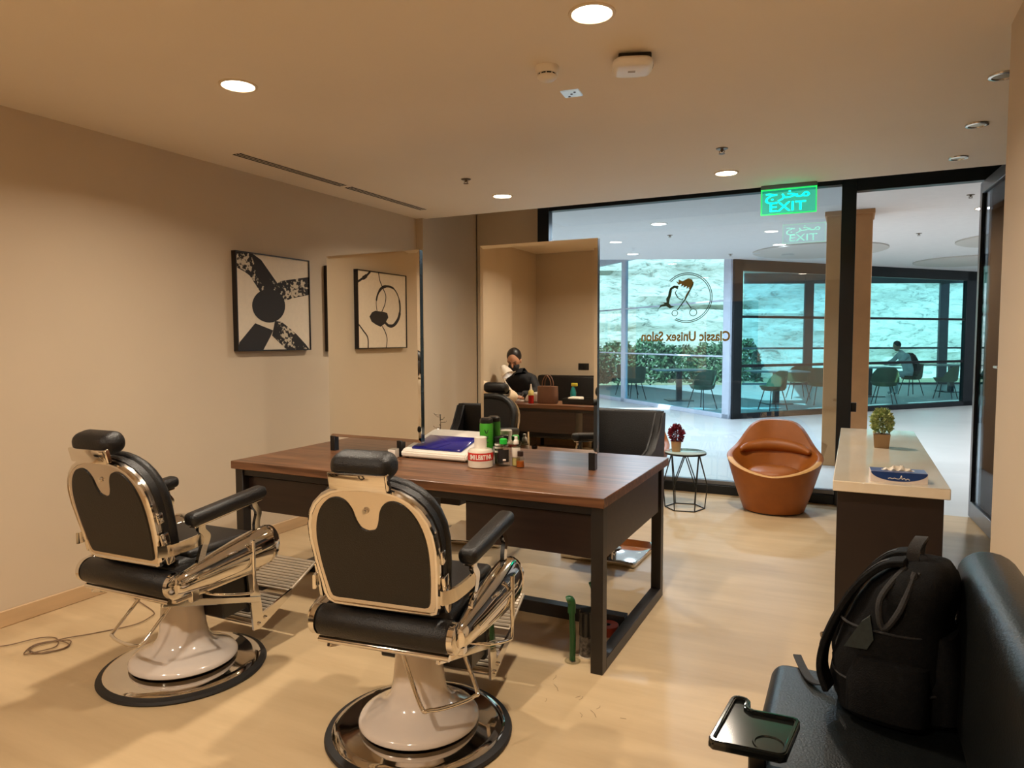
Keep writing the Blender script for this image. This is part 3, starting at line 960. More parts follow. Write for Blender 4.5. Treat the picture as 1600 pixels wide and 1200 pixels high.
        band(b_, smooth_path([(s * 0.276, -0.115, 0.650), (s * 0.270, -0.175, 0.640), (s * 0.256, -0.250, 0.632), (s * 0.236, -0.302, 0.635)], 5), 0.046, 0.010, (0, 0, 1))
        obj('back_link', b_, M['chrome'], t)
    # reclining lever
    obj('recline_lever', tb(smooth_path([(0.338, 0.085, 0.590), (0.338, 0.085, 0.48), (0.338, 0.082, 0.385), (0.333, 0.060, 0.365), (0.30, -0.06, 0.395), (0.22, -0.08, 0.40)], 5), [0.0085] * 8 + [0.0062] * 18, 10), M['chrome'], t)
    # backrest (built upright, then leaned)
    lean = math.radians(14)
    LM = Matrix.Translation((0, -0.262, 0.560)) @ Matrix.Rotation(lean, 4, 'X')
    def bf(a, b, tt):
        return LM @ Vector((a, tt, b))
    def outline(grow=0.0, n=14):
        w0, w1, h = 0.212 + grow, 0.232 + grow, 0.440 + grow
        zb = -grow
        pts_ = [(-w0 + 0.03, zb), (w0 - 0.03, zb), (w0 - 0.008, zb + 0.008), (w0, zb + 0.03), (w1 - 0.006, 0.16), (w1, 0.24)]
        for k in range(1, n):
            a = PI * k / n
            ex = 0.78
            pts_.append((w1 * math.copysign(abs(math.cos(a)) ** ex, math.cos(a)), 0.24 + (h - 0.24) * math.sin(a) ** 0.85))
        pts_ += [(-w1, 0.24), (-w1 + 0.006, 0.16), (-w0, zb + 0.03), (-w0 + 0.008, zb + 0.008)]
        return pts_
    # inner opening with the rounded tab hanging from the top
    def inner():
        half = [(0, 0.290), (0.026, 0.299), (0.041, 0.325), (0.051, 0.362), (0.070, 0.391), (0.100, 0.402), (0.135, 0.392), (0.168, 0.358), (0.190, 0.310), (0.201, 0.245), (0.199, 0.16), (0.191, 0.09), (0.184, 0.045)]
        pr = [(p.x, p.y) for p in smooth_path([(a, b, 0) for a, b in half], 4)] + [(0.178, 0.032), (0.165, 0.028)]
        return pr + [(-a, b) for a, b in reversed(pr[1:])]
    iny = inner()
    back = obj('back_shell', prism(B(), outline(0.0), bf, -0.004, 0.030), M['chrome_soft'], t, angle=30)
    # chrome face: frame with heart-shaped opening, made as the full plate under a recessed dark panel
    obj('back_panel', prism(B(), iny, bf, -0.0085, 0.0), M['leather'], back, smooth=False)
    b_ = B()
    tube(b_, [bf(a, b, 0.004) for a, b in outline(-0.004)], 0.011, 8, closed=True)
    obj('frame_rim', b_, M['chrome'], back)
    obj('tab_screw', lt([(0.010, -0.012), (0.010, -0.006), (0.004, -0.014)][::-1], 14, tuple(bf(0, 0.36, 0)), 'y'), M['chrome'], back)
    cus = obj('back_cushion', prism(B(), outline(0.004), bf, 0.030, 0.085), M['leather'], t)
    b_ = B()
    tube(b_, [bf(a, b, 0.075) for a, b in outline(-0.014)], 0.026, 10, closed=True)
    obj('cushion_edge', b_, M['leather'], cus)
    for s in (-1, 1):
        obj('side_bracket', bx((-0.007, -0.018, -0.065), (0.007, 0.018, 0.065), 0.004, 2, LM @ Matrix.Translation((s * 0.236, 0.022, 0.075))), M['chrome'], back)
        obj('side_clip', bx((-0.006, -0.014, -0.022), (0.006, 0.014, 0.022), 0.004, 2, LM @ Matrix.Translation((s * 0.236, 0.024, 0.205))), M['chrome'], back)
    # headrest
    HM = LM @ Matrix.Translation((0, 0.02, 0.505))
    hr = obj('headrest', bx((-0.108, -0.046, -0.044), (0.108, 0.060, 0.044), 0.040, 5, HM), M['leather'], t)
    obj('head_plate', bx((-0.102, -0.054, -0.062), (0.102, -0.041, -0.004), 0.005, 2, HM), M['chrome'], hr)
    obj('head_clip', bx((0.098, -0.050, -0.058), (0.109, -0.030, -0.004), 0.003, 1, HM), M['chrome'], hr)
    obj('head_post', bx((-0.028, -0.006, -0.12), (0.028, 0.006, -0.035), 0.002, 1, HM), M['chrome'], hr)
    # footrest
    obj('calf_pad', bx((-0.185, -0.012, -0.125), (0.185, 0.03, 0.125), 0.01, 2, Matrix.Translation((0, 0.205, 0.325)) @ Matrix.Rotation(0.06, 4, 'X')), M['leather'], t)
    obj('front_apron', bx((-0.19, 0.05, 0.23), (0.19, 0.19, 0.41), 0.006, 1), M['black_plastic'], t)
    ft = obj('foot_plate', bx((-0.2, 0, -0.008), (0.2, 0.235, 0.0), 0.002, 1, Matrix.Translation((0, 0.215, 0.145)) @ Matrix.Rotation(0.26, 4, 'X')), M['chrome_soft'], t)
    pl1 = Matrix.Translation((0, 0.215, 0.145)) @ Matrix.Rotation(0.26, 4, 'X')
    pl2 = Matrix.Translation((0, 0.455, 0.225)) @ Matrix.Rotation(0.42, 4, 'X')
    obj('toe_plate', bx((-0.2, 0, -0.010), (0.2, 0.215, 0.0), 0.002, 1, pl2), M['alu'], t)
    for pl, n_ in ((pl1, 9), (pl2, 11)):
        b_ = B()
        for k in range(n_):
            yy = 0.012 + k * (0.205 / n_) + 0.005
            tube(b_, [pl @ Vector((-0.192, yy, 0.003)), pl @ Vector((0.192, yy, 0.003))], 0.0072, 6)
        o_ = obj('foot_ribs', b_, M['alu'], t)
        o_['kind'] = 'stuff'
    for s in (-1, 1):
        b_ = prism(B(), [(0.175, 0.405), (0.215, 0.405), (0.250, 0.27), (0.262, 0.185), (0.46, 0.235), (0.452, 0.205), (0.245, 0.118), (0.205, 0.122)], lambda a, b, tt: (s * 0.205 + tt, a, b), -0.005, 0.005)
        obj('foot_side', b_, M['chrome'], t, smooth=False)
        for (yy, zz) in ((0.235, 0.145), (0.275, 0.16)):
            obj('bolt', lt([(0.008, 0.0), (0.008, 0.006), (0.004, 0.009)] if s > 0 else [(0.004, -0.009), (0.008, -0.006), (0.008, 0)], 12, (s * 0.210, yy, zz), 'x'), M['chrome'], t)
    return t
barber_chair('barber_chair', 'black and chrome barber chair by the plain wall, front of the desk end', (-2.64, 2.06, 0), math.radians(2.0), math.radians(262))
barber_chair('barber_chair', 'black and chrome barber chair facing the middle of the walnut desk', (-1.42, 2.10, 0), math.radians(7.0), math.radians(-38))

# ------------------------------------------------------------------ walnut double desk
DZ = 0.775
X0, X1, Y0, Y1 = -3.135, -0.935, 2.785, 3.935
def desk(t, x0, x1, y0, y1, z, fy0, fy1, panels, runner=True, thick=0.044):
    obj('desk_top', bx((x0, y0, z - thick), (x1, y1, z), 0.003, 1), M['walnut'], t)
    zt = z - thick
    for s, xa in ((-1, x0 + 0.03), (1, x1 - 0.005 - 0.055)):
        xb = xa + 0.055
        obj('leg', bx((xa, fy0, 0), (xb, fy0 + 0.055, zt), 0.002, 1), M['steel'], t)
        obj('leg', bx((xa, fy1 - 0.055, 0), (xb, fy1, zt), 0.002, 1), M['steel'], t)
        obj('foot_bar', bx((xa, fy0 + 0.055, 0), (xb, fy1 - 0.055, 0.055), 0.002, 1), M['steel'], t)
        obj('end_panel', bx((xa + 0.008, fy0 + 0.055, 0.50), (xb - 0.006, fy1 - 0.10, zt), 0.002, 1), M['dark_wood'], t)
    if runner:
        ym = (fy0 + fy1) / 2
        obj('stretcher', bx((x0 + 0.085, ym - 0.03, 0), (x1 - 0.06, ym + 0.03, 0.068), 0.002, 1), M['steel'], t)
    obj('top_rail', bx((x0 + 0.085, fy0 + 0.01, zt - 0.035), (x1 - 0.06, fy0 + 0.05, zt), 0.002, 1), M['steel'], t)
    obj('top_rail', bx((x0 + 0.085, fy1 - 0.05, zt - 0.035), (x1 - 0.06, fy1 - 0.01, zt), 0.002, 1), M['steel'], t)
    for (xa, xb, ya, yb, za) in panels:
        d = obj('drawer_box', bx((xa, ya + 0.012, za), (xb, yb, zt - 0.036), 0.002, 1), M['dark_wood'], t)
        obj('drawer_front', bx((xa, ya, za), (xb, ya + 0.012, zt - 0.045), 0.002, 1), M['dark_wood'], d)
t = thing('styling_desk', 'large walnut topped double styling desk on black steel frame', 'desk')
desk(t, X0, X1, Y0, Y1, DZ, 2.79, 3.845, [(-3.05, -2.02, 2.835, 3.22, 0.495), (-1.64, -1.0, 2.835, 3.22, 0.495), (-3.05, -2.02, 3.42, 3.80, 0.495), (-1.64, -1.0, 3.42, 3.80, 0.495)])

# ------------------------------------------------------------------ desk mirrors
def desk_mirror(xa, xb, y, z0, z1, label, feet):
    t = thing('desk_mirror', label, 'mirror', ((xa + xb) / 2, y, DZ), 0, 'standing desk mirrors')
    w, h0, h1 = (xb - xa) / 2, z0 - DZ, z1 - DZ
    obj('backing', bx((-w, 0.002, h0), (w, 0.034, h1), 0.001, 1), M['mirror_edge'], t, smooth=False)
    b_ = B()
    bw = 0.018
    o_ = [b_.verts.new((sx * w, 0.0, zz)) for sx, zz in ((-1, h0), (1, h0), (1, h1), (-1, h1))]
    i_ = [b_.verts.new((sx * (w - bw), -0.0014, zz)) for sx, zz in ((-1, h0 + bw), (1, h0 + bw), (1, h1 - bw), (-1, h1 - bw))]
    k_ = [b_.verts.new((sx * w, 0.002, zz)) for sx, zz in ((-1, h0), (1, h0), (1, h1), (-1, h1))]
    b_.faces.new(i_)
    for q in range(4):
        b_.faces.new((o_[q], o_[(q + 1) % 4], i_[(q + 1) % 4], i_[q]))
        b_.faces.new((k_[q], k_[(q + 1) % 4], o_[(q + 1) % 4], o_[q]))
    obj('mirror_glass', b_, M['mirror'], t, smooth=False)
    for fx_ in feet:
        obj('stand_foot', bx((fx_ - 0.018, -0.006, 0), (fx_ + 0.018, 0.034, h0 + 0.004), 0.002, 1), M['black_plastic'], t)
desk_mirror(-2.877, -2.209, 3.32, 0.862, 1.957, 'frameless standing mirror reflecting a line-art picture', (-0.312, 0.183))
desk_mirror(-1.852, -1.175, 3.38, 0.862, 1.962, 'frameless standing mirror reflecting a manicurist at work', (-0.30, 0.312))

# ------------------------------------------------------------------ things on the desk
t = thing('sterilizer_box', 'white tabletop sterilizer with a glossy blue lid', 'sterilizer', (-2.11, 3.28, DZ))
b_ = prism(B(), [(0, 0.008), (0.39, 0.008), (0.40, 0.105), (0.385, 0.122), (0.34, 0.122), (0.03, 0.048), (0.0, 0.038)], lambda a, b, tt: (tt, a, b), -0.215, 0.215)
bmesh.ops.bevel(b_, geom=b_.edges[:], offset=0.007, segments=2, affect='EDGES')
body = obj('body', b_, M['white_plastic'], t)
M['blue_lid'] = mat('blue_translucent_lid', (22, 26, 120), 0.06, var=0.25, scale=5, coat=0.7)
sl = math.atan2(0.074, 0.31)
b_ = bx((-0.165, 0, -0.004), (0.165, 0.205, 0.012), 0.008, 3, Matrix.Translation((0, 0.035, 0.050)) @ Matrix.Rotation(sl, 4, 'X'))
obj('lid', b_, M['blue_lid'], t)
for x in (-0.19, 0.19):
    for y in (0.03, 0.35):
        obj('rubber_foot', lt([(0.012, 0), (0.012, 0.009)], 12, (x, y, 0)), M['rubber'], t)
t = thing('small_carton', 'small white carton beside the blue lidded sterilizer', 'carton', (-2.365, 3.265, DZ), 0.2)
obj('carton_body', bx((-0.022, -0.03, 0), (0.022, 0.03, 0.05), 0.002, 1), M['white_plastic'], t)
obj('carton_flap', bx((-0.021, -0.029, 0.05), (0.021, 0.029, 0.0515)), M['grey_print'], t, smooth=False)
t = thing('wood_comb_block', 'small brown wooden block near the white carton', 'block', (-2.44, 3.29, DZ), 0.2)
obj('block_body', bx((-0.03, -0.02, 0), (0.03, 0.02, 0.022), 0.005, 2), M['walnut'], t)
obj('block_rest', bx((-0.02, -0.012, 0.022), (0.02, 0.012, 0.03), 0.003, 1), M['dark_wood'], t)

M['clear'] = glass('clear_plastic', (0.92, 0.92, 0.88), 0.06, 0.5)
M['clear_gel'] = mat('milky_gel', (226, 216, 200), 0.12, var=0.03)
M['amber'] = mat('amber_liquid', (168, 84, 22), 0.08, var=0.1)
M['pale_yellow'] = mat('pale_yellow_liquid', (206, 190, 120), 0.08, var=0.05)
M['red_label'] = mat('red_label', (206, 40, 30), 0.5, var=0.03)
M['white_print'] = mat('white_print', (246, 236, 224), 0.5, var=0.0)
M['black_label'] = mat('black_label', (26, 24, 24), 0.5, var=0.1)
M['green_can'] = mat('green_can_paint', (58, 150, 34), 0.35, var=0.06)
M['green_cap'] = mat('green_cap_plastic', (36, 190, 60), 0.35, var=0.05)
M['dark_bottle'] = mat('smoky_bottle', (60, 58, 44), 0.1, var=0.1)

t = thing('gel_jar', 'squat clear jar with a red label and white cap', 'jar', (-1.772, 3.225, DZ))
obj('jar_body', lt([(0.058, 0), (0.066, 0.004), (0.067, 0.05), (0.067, 0.085), (0.060, 0.096), (0.034, 0.100)], 48), M['clear_gel'], t)
obj('label_band', lt([(0.0675, 0.040), (0.0677, 0.041), (0.0677, 0.080), (0.0675, 0.081)], 48, capt=False, capb=False), M['red_label'], t)
def curved_text(name, body, r, z, size, m, parent, a0, step, bold=0.0008, sx=1.0):
    """letters set one by one round a cylinder; a0 = facing angle of the first letter"""
    for i, ch in enumerate(body):
        if ch == ' ':
            continue
        a = a0 + i * step
        text(name, ch, size, m, parent, (r * math.cos(a), r * math.sin(a), z), (PI / 2, 0, a + PI / 2), (sx, 1, 1), 0.0003, bold)
fa = math.atan2(-3.225, 1.772)     # towards the viewer
curved_text('label_letter', 'SMILE&TINA', 0.0680, 0.048, 0.034, M['white_print'], t, fa - 0.86, 0.19, 0.0012, 0.72)
obj('cap', lt([(0.031, 0.098), (0.033, 0.100), (0.033, 0.158), (0.030, 0.161)], 32), M['white_plastic'], t)
t = thing('spray_can', 'tall green can with black cap behind the red labelled jar', 'can', (-1.795, 3.335, DZ))
obj('can_body', lt([(0.034, 0), (0.037, 0.004), (0.037, 0.215), (0.034, 0.222)], 36), M['green_can'], t)
obj('cap', lt([(0.036, 0.222), (0.0365, 0.224), (0.035, 0.242), (0.026, 0.250)], 36), M['black_plastic'], t)
a_ = math.atan2(-3.335, 1.795)
obj('emblem', tb([(0.0375 * math.cos(a_ + q), 0.0375 * math.sin(a_ + q), 0.178 + w) for q, w in ((-0.25, 0.01), (-0.1, -0.006), (0, -0.010), (0.1, -0.006), (0.25, 0.01))], 0.002, 6), M['black_label'], t)
for zz in (0.150, 0.141, 0.120):
    obj('label_print', tb([(0.0373 * math.cos(a_ + q * 0.1), 0.0373 * math.sin(a_ + q * 0.1), zz) for q in range(-4, 4)], 0.0022, 6), M['black_label'], t)
t = thing('gel_bottle', 'dark smoky bottle with black lid beside the green can', 'bottle', (-1.725, 3.35, DZ))
obj('bottle_body', lt([(0.022, 0), (0.024, 0.003), (0.024, 0.118), (0.02, 0.124)], 28), M['dark_bottle'], t)
obj('lid', lt([(0.026, 0.124), (0.026, 0.146), (0.022, 0.149)], 28), M['black_plastic'], t)
a_ = math.atan2(-3.35, 1.725)
for zz in (0.062, 0.084, 0.1):
    obj('label_stripe', lt([(0.0243, zz), (0.0246, zz + 0.001), (0.0246, zz + 0.010), (0.0243, zz + 0.011)], 28, capt=False, capb=False), M['white_print'], t)
t = thing('lotion_bottle', 'clear bottle with black label and bright green cap', 'bottle', (-1.676, 3.305, DZ))
obj('bottle_body', lt([(0.034, 0), (0.038, 0.004), (0.038, 0.098), (0.030, 0.112), (0.016, 0.116)], 40), M['clear'], t)
a_ = math.atan2(-3.305, 1.676)
b_ = B()
lab_ = [[b_.verts.new((0.0386 * math.cos(a_ + q * 0.12), 0.0386 * math.sin(a_ + q * 0.12), zz)) for q in range(-7, 8)] for zz in (0.024, 0.091)]
for q in range(14):
    b_.faces.new((lab_[0][q], lab_[0][q + 1], lab_[1][q + 1], lab_[1][q]))
obj('black_label', b_, M['black_label'], t)
obj('cap', lt([(0.018, 0.116), (0.021, 0.118), (0.021, 0.142), (0.014, 0.147)], 28), M['green_cap'], t)
a_ = math.atan2(-3.305, 1.676)
obj('label_print', tb([(0.0388 * math.cos(a_ + q * 0.08), 0.0388 * math.sin(a_ + q * 0.08), 0.036) for q in range(-1, 5)], 0.004, 6, flat=1.4), M['white_print'], t)
t = thing('mist_bottle', 'slim clear mist bottle with pale sprayer and yellow liquid', 'bottle', (-1.610, 3.325, DZ))
obj('bottle_body', lt([(0.020, 0), (0.023, 0.003), (0.023, 0.105), (0.016, 0.118)], 28), M['clear'], t)
obj('liquid', lt([(0.019, 0.004), (0.021, 0.005), (0.021, 0.044)], 28), M['pale_yellow'], t)
obj('label_band', lt([(0.0233, 0.05), (0.0236, 0.051), (0.0236, 0.1), (0.0233, 0.101)], 28, capt=False, capb=False), M['clear_gel'], t)
obj('sprayer', lt([(0.014, 0.118), (0.015, 0.121), (0.013, 0.138), (0.009, 0.142), (0.009, 0.158), (0.006, 0.160)], 24), M['white_plastic'], t)
t = thing('oil_bottle', 'small amber oil bottle with brown cap', 'bottle', (-1.568, 3.29, DZ))
obj('bottle_body', lt([(0.020, 0), (0.022, 0.003), (0.022, 0.052), (0.012, 0.062)], 28), M['clear'], t)
obj('liquid', lt([(0.018, 0.004), (0.0205, 0.005), (0.0205, 0.036)], 28), M['amber'], t)
obj('cap', lt([(0.015, 0.062), (0.016, 0.063), (0.016, 0.086), (0.013, 0.088)], 24), M['dark_wood'], t)
# wire trinket rack at the far edge between the mirrors
t = thing('wire_accessory_stand', 'small silver wire accessory stand behind the left standing mirror', 'accessory stand', (-2.42, 3.86, DZ))
obj('base', lt([(0.05, 0), (0.05, 0.008), (0.015, 0.012)], 28), M['black_plastic'], t)
obj('stem', tb([(0, 0, 0.01), (0, 0, 0.19)], 0.004, 8), M['chrome'], t)
for k in range(9):
    zz = 0.05 + k * 0.017
    a_ = k * 1.3
    obj('peg', tb(smooth_path([(0, 0, zz), (0.035 * math.cos(a_), 0.035 * math.sin(a_), zz + 0.004), (0.045 * math.cos(a_), 0.045 * math.sin(a_), zz + 0.014)], 3), 0.0022, 6), M['chrome'], t)
# ------------------------------------------------------------------ reception counter
M['marble'] = mat('cream_marble', (238, 222, 196), 0.08, scale=2.5, rgb2=(250, 240, 222), stretch=(2, 0.6, 2), detail=6, coat=0.5)
M['espresso'] = mat('espresso_laminate', (36, 24, 21), 0.45, var=0.12, scale=4)
t = thing('reception_counter', 'low reception counter with cream stone top and espresso body', 'counter')
obj('counter_top', bx((-0.075, 3.62, 0.726), (0.405, 5.80, 0.776), 0.003, 1), M['marble'], t)
obj('body', bx((-0.056, 3.657, 0.0), (0.384, 5.77, 0.726), 0.002, 1), M['espresso'], t)
# tissue box
M['tissue_blue'] = mat('tissue_blue_print', (18, 58, 122), 0.4, var=0.08, scale=20)
M['tissue_white'] = mat('tissue_card', (226, 214, 206), 0.5, var=0.02)
M['tissue'] = mat('tissue_paper', (240, 230, 214), 0.9, var=0.03)
t = thing('tissue_box', 'flat blue and white tissue box on the stone counter', 'tissue box', (0.20, 3.735, 0.776), math.radians(3))
obj('carton', bx((-0.118, -0.055, 0), (0.118, 0.055, 0.05), 0.001, 1), M['tissue_white'], t, smooth=False)
pts = [(-0.117, 0.0495), (0.117, 0.0495)] + [(0.117 * math.cos(a * PI / 16), 0.0495 - 0.043 * math.sin(a * PI / 16)) for a in range(1, 16)]
obj('front_print', prism(B(), pts, lambda a, b, tt: (a, tt, b), -0.0558, -0.0548), M['tissue_blue'], t, smooth=False)
obj('top_print', bx((-0.116, -0.054, 0.0498), (0.116, 0.054, 0.0507)), M['tissue_blue'], t, smooth=False)
obj('script_print', tb(smooth_path([(-0.045, -0.0562, 0.019), (-0.036, -0.0562, 0.022), (-0.028, -0.0562, 0.019), (-0.018, -0.0562, 0.022), (-0.008, -0.0562, 0.019), (0.004, -0.0562, 0.021), (0.010, -0.0562, 0.036), (0.013, -0.0562, 0.018), (0.022, -0.0562, 0.024), (0.028, -0.0562, 0.016), (0.036, -0.0562, 0.022), (0.044, -0.0562, 0.016)], 4), 0.0016, 5), M['white_print'], t)
obj('opening', prism(B(), rrect(0.14, 0.05, 0.024), lambda a, b, tt: (a, b, tt), 0.0505, 0.0513), M['tissue_white'], t, smooth=False)
b_ = B()
rr_ = random.Random(4)
g_ = [[None] * 9 for _ in range(13)]
for i in range(13):
    for j in range(9):
        x = -0.06 + 0.12 * i / 12
        y = -0.02 + 0.04 * j / 8
        e_ = (1 - abs(i - 6) / 6.5) * (1 - abs(j - 4) / 4.6)
        z = 0.052 + 0.022 * max(0, e_) * (0.6 + 0.8 * rr_.random()) + 0.006 * math.sin(i * 1.9)
        g_[i][j] = b_.verts.new((x, y, max(0.051, z)))
for i in range(12):
    for j in range(8):
        b_.faces.new((g_[i][j], g_[i + 1][j], g_[i + 1][j + 1], g_[i][j + 1]))
obj('tissue_sheet', b_, M['tissue'], t)

# potted plants
def leafy(b_, c, n, rx, rz, s, seed):
    r_ = random.Random(seed)
    for _ in range(n):
        a = r_.uniform(0, 2 * PI); ph = math.acos(r_.uniform(-0.85, 1))
        q = r_.uniform(0.55, 1.0)
        d = Vector((math.sin(ph) * math.cos(a), math.sin(ph) * math.sin(a), math.cos(ph)))
        p = Vector(c) + Vector((d.x * rx * q, d.y * rx * q, d.z * rz * q))
        e1 = (d + Vector((r_.uniform(-.7, .7), r_.uniform(-.7, .7), r_.uniform(-.3, .9)))).normalized()
        e2 = e1.cross(Vector((r_.uniform(-1, 1), r_.uniform(-1, 1), r_.uniform(-1, 1)))).normalized()
        n_ = e1.cross(e2)
        L_ = s * r_.uniform(0.8, 1.3)
        v = [b_.verts.new(p), b_.verts.new(p + e1 * L_ * .5 + e2 * L_ * .32 + n_ * L_ * .08), b_.verts.new(p + e1 * L_), b_.verts.new(p + e1 * L_ * .5 - e2 * L_ * .32 + n_ * L_ * .08)]
        b_.faces.new(v)
    return b_
M['leaf_green'] = mat('variegated_leaf', (96, 132, 60), 0.5, scale=40, rgb2=(222, 228, 166))
M['leaf_red'] = mat('burgundy_leaf', (92, 20, 36), 0.5, scale=40, rgb2=(150, 40, 60))
M['kraft'] = mat('kraft_pot', (150, 120, 84), 0.7, var=0.08)
M['pink_pot'] = mat('pale_terracotta_pot', (196, 150, 104), 0.7, var=0.06)
t = thing('potted_plant', 'small leafy green plant in a square kraft pot on the counter', 'potted plant', (0.167, 4.86, 0.776))
b_ = B()
lo = [b_.verts.new((sx * 0.040, sy * 0.040, 0)) for sx, sy in ((-1, -1), (1, -1), (1, 1), (-1, 1))]
hi = [b_.verts.new((sx * 0.047, sy * 0.047, 0.085)) for sx, sy in ((-1, -1), (1, -1), (1, 1), (-1, 1))]
b_.faces.new(lo[::-1]); b_.faces.new(hi)
for k in range(4):
    b_.faces.new((lo[k], lo[(k + 1) % 4], hi[(k + 1) % 4], hi[k]))
obj('pot', b_, M['kraft'], t, smooth=False)
f_ = obj('foliage', leafy(B(), (0, 0, 0.160), 900, 0.056, 0.075, 0.022, 11), M['leaf_green'], t, smooth=False)
f_['kind'] = 'stuff'
obj('stem', tb([(0, 0, 0.08), (0.005, 0, 0.14), (0, 0.004, 0.19)], 0.006, 6), M['dark_wood'], t)

# ------------------------------------------------------------------ tub armchairs
def tub_chair(name, label, loc, rz):
    """tub shell with a low dip in front; local front is -Y"""
    t = thing(name, label, 'armchair', loc, rz, group='orange tub chairs')
    N = 64
    def rim(a):
        # a = 0 at the back, pi at the front
        c = math.cos(a)
        back = 0.5 + 0.5 * c
        w = min(1.0, max(0.0, (1.0 - abs(a) / 0.62)))
        z = 0.335 + 0.20 * (0.5 + 0.5 * math.cos(a)) ** 0.75
        z += 0.195 * (1 / (1 + math.exp((abs(a) - 0.80) * 9)))
        return z
    rows = []
    def ring(fr, fz):
        out = []
        for k in range(N):
            a = -PI + 2 * PI * k / N
            out.append(b_.verts.new((fr(a) * math.sin(a), fr(a) * math.cos(a) * 0.96, fz(a))))
        return out
    R_ = lambda a: 0.385 - 0.02 * max(0, -math.cos(a))
    Rb = lambda a: 0.385 - 0.02 * max(0, -math.cos(a)) - 0.03 * (1 / (1 + math.exp((abs(a) - 0.72) * 9)))
    b_ = B()
    rows = [ring(lambda a: 0.23, lambda a: 0.012), ring(lambda a: 0.245, lambda a: 0.012), ring(lambda a: 0.262, lambda a: 0.06)]
    for k in range(1, 7):
        q = k / 6
        rows.append(ring(lambda a, q=q: 0.262 + (Rb(a) - 0.262) * q ** 0.9, lambda a, q=q: 0.06 + (rim(a) - 0.06) * q))
    for A_, Q_ in zip(rows, rows[1:]):
        for k in range(N):
            b_.faces.new((A_[k], A_[(k + 1) % N], Q_[(k + 1) % N], Q_[k]))
    b_.faces.new(rows[0][::-1])
    obj('outer_shell', b_, M['orange'], t, angle=60)
    obj('base_ring', lt([(0.225, 0), (0.225, 0.014)], 40), M['black_plastic'], t)
    b_ = B()
    rows = [ring(lambda a: Rb(a), rim), ring(lambda a: Rb(a) - 0.012, lambda a: rim(a) + 0.012), ring(lambda a: Rb(a) - 0.045, lambda a: rim(a) + 0.006)]
    for A_, Q_ in zip(rows, rows[1:]):
        for k in range(N):
            b_.faces.new((A_[k], A_[(k + 1) % N], Q_[(k + 1) % N], Q_[k]))
    eo = obj('edge_trim', b_, M['orange_trim'], t, angle=60)
    eo.data.materials.append(M['orange'])
    for p_ in eo.data.polygons:
        if math.atan2(abs(p_.center.x), p_.center.y) < 1.72:
            p_.material_index = 1
    b_ = B()
    rows = [ring(lambda a: Rb(a) - 0.045, lambda a: rim(a) + 0.006),
            ring(lambda a: Rb(a) - 0.09, lambda a: 0.30 + (rim(a) - 0.30) * 0.72),
            ring(lambda a: Rb(a) - 0.125, lambda a: 0.30 + (rim(a) - 0.30) * 0.40),
            ring(lambda a: Rb(a) - 0.15, lambda a: 0.30 + (rim(a) - 0.30) * 0.1),
            ring(lambda a: 0.18, lambda a: 0.29)]
    for A_, Q_ in zip(rows, rows[1:]):
        for k in range(N):
            b_.faces.new((A_[k], A_[(k + 1) % N], Q_[(k + 1) % N], Q_[k]))
    b_.faces.new(rows[-1])
    obj('inner_shell', b_, M['orange'], t, angle=60)
    # padded arms/back roll
    obj('seat_cushion', ellipsoid(B(), (0, -0.02, 0.325), (0.215, 0.195, 0.055), 32, 14), M['orange'], t)
    pts_ = []
    for k in range(25):
        a = -1.25 + 2.5 * k / 24
        pts_.append(((Rb(a) - 0.095) * math.sin(a), (Rb(a) - 0.095) * math.cos(a) * 0.96, 0.47 + 0.05 * math.cos(a)))
    obj('back_roll', tb(pts_, [0.012 + 0.048 * math.sin(PI * k / 24) ** 0.6 for k in range(25)], 12), M['orange'], t)
    return t
tub_chair('tub_chair', 'orange leather tub chair in front of the shop window', (-0.585, 6.22, 0), math.radians(3))
tub_chair('tub_chair', 'orange leather tub chair mostly hidden behind the black styling chair', (-1.86, 6.20, 0), math.radians(-4))

# side table
M['wire'] = mat('black_wire', (28, 32, 32), 0.4, var=0.1)
M['table_glass'] = mat('glossy_pale_glass_top', (170, 190, 186), 0.04, var=0.02, coat=0.5)
t = thing('side_table', 'round topped black wire side table beside the tub chair', 'side table', (-1.275, 5.96, 0))
obj('table_top', lt([(0.165, 0.478), (0.172, 0.481), (0.172, 0.489), (0.168, 0.492)], 48), M['table_glass'], t)
obj('top_rim', lt([(0.170, 0.470), (0.175, 0.472), (0.175, 0.484), (0.172, 0.485)], 48, capt=False, capb=False), M['wire'], t)
NS = 6
for k in range(NS):
    a0, a1, am = 2 * PI * k / NS + 0.2, 2 * PI * (k + 1) / NS + 0.2, 2 * PI * (k + .5) / NS + 0.2
    P_ = lambda a, r, z: (r * math.cos(a), r * math.sin(a), z)
    obj('base_rod', tb([P_(a0, 0.165, 0.005), P_(a1, 0.165, 0.005)], 0.005, 6), M['wire'], t)
    obj('upright_rod', tb([P_(a0, 0.165, 0.005), P_(a0, 0.185, 0.20)], 0.005, 6), M['wire'], t)
    obj('slant_rod', tb([P_(a0, 0.185, 0.20), P_(am, 0.13, 0.474)], 0.005, 6), M['wire'], t)
    obj('slant_rod', tb([P_(a1, 0.185, 0.20), P_(am, 0.13, 0.474)], 0.005, 6), M['wire'], t)
t = thing('potted_plant', 'small dark red plant in a pale pot on the side table', 'potted plant', (-1.345, 5.92, 0.492))
obj('pot', lt([(0.034, 0), (0.036, 0.002), (0.044, 0.085), (0.040, 0.087), (0.036, 0.08)], 28), M['pink_pot'], t)
f_ = obj('foliage', leafy(B(), (0, 0, 0.150), 600, 0.056, 0.075, 0.024, 5), M['leaf_red'], t, smooth=False)
f_['kind'] = 'stuff'
obj('stem', tb([(0, 0, 0.07), (0.004, 0, 0.13), (0, 0, 0.17)], 0.005, 6), M['dark_wood'], t)

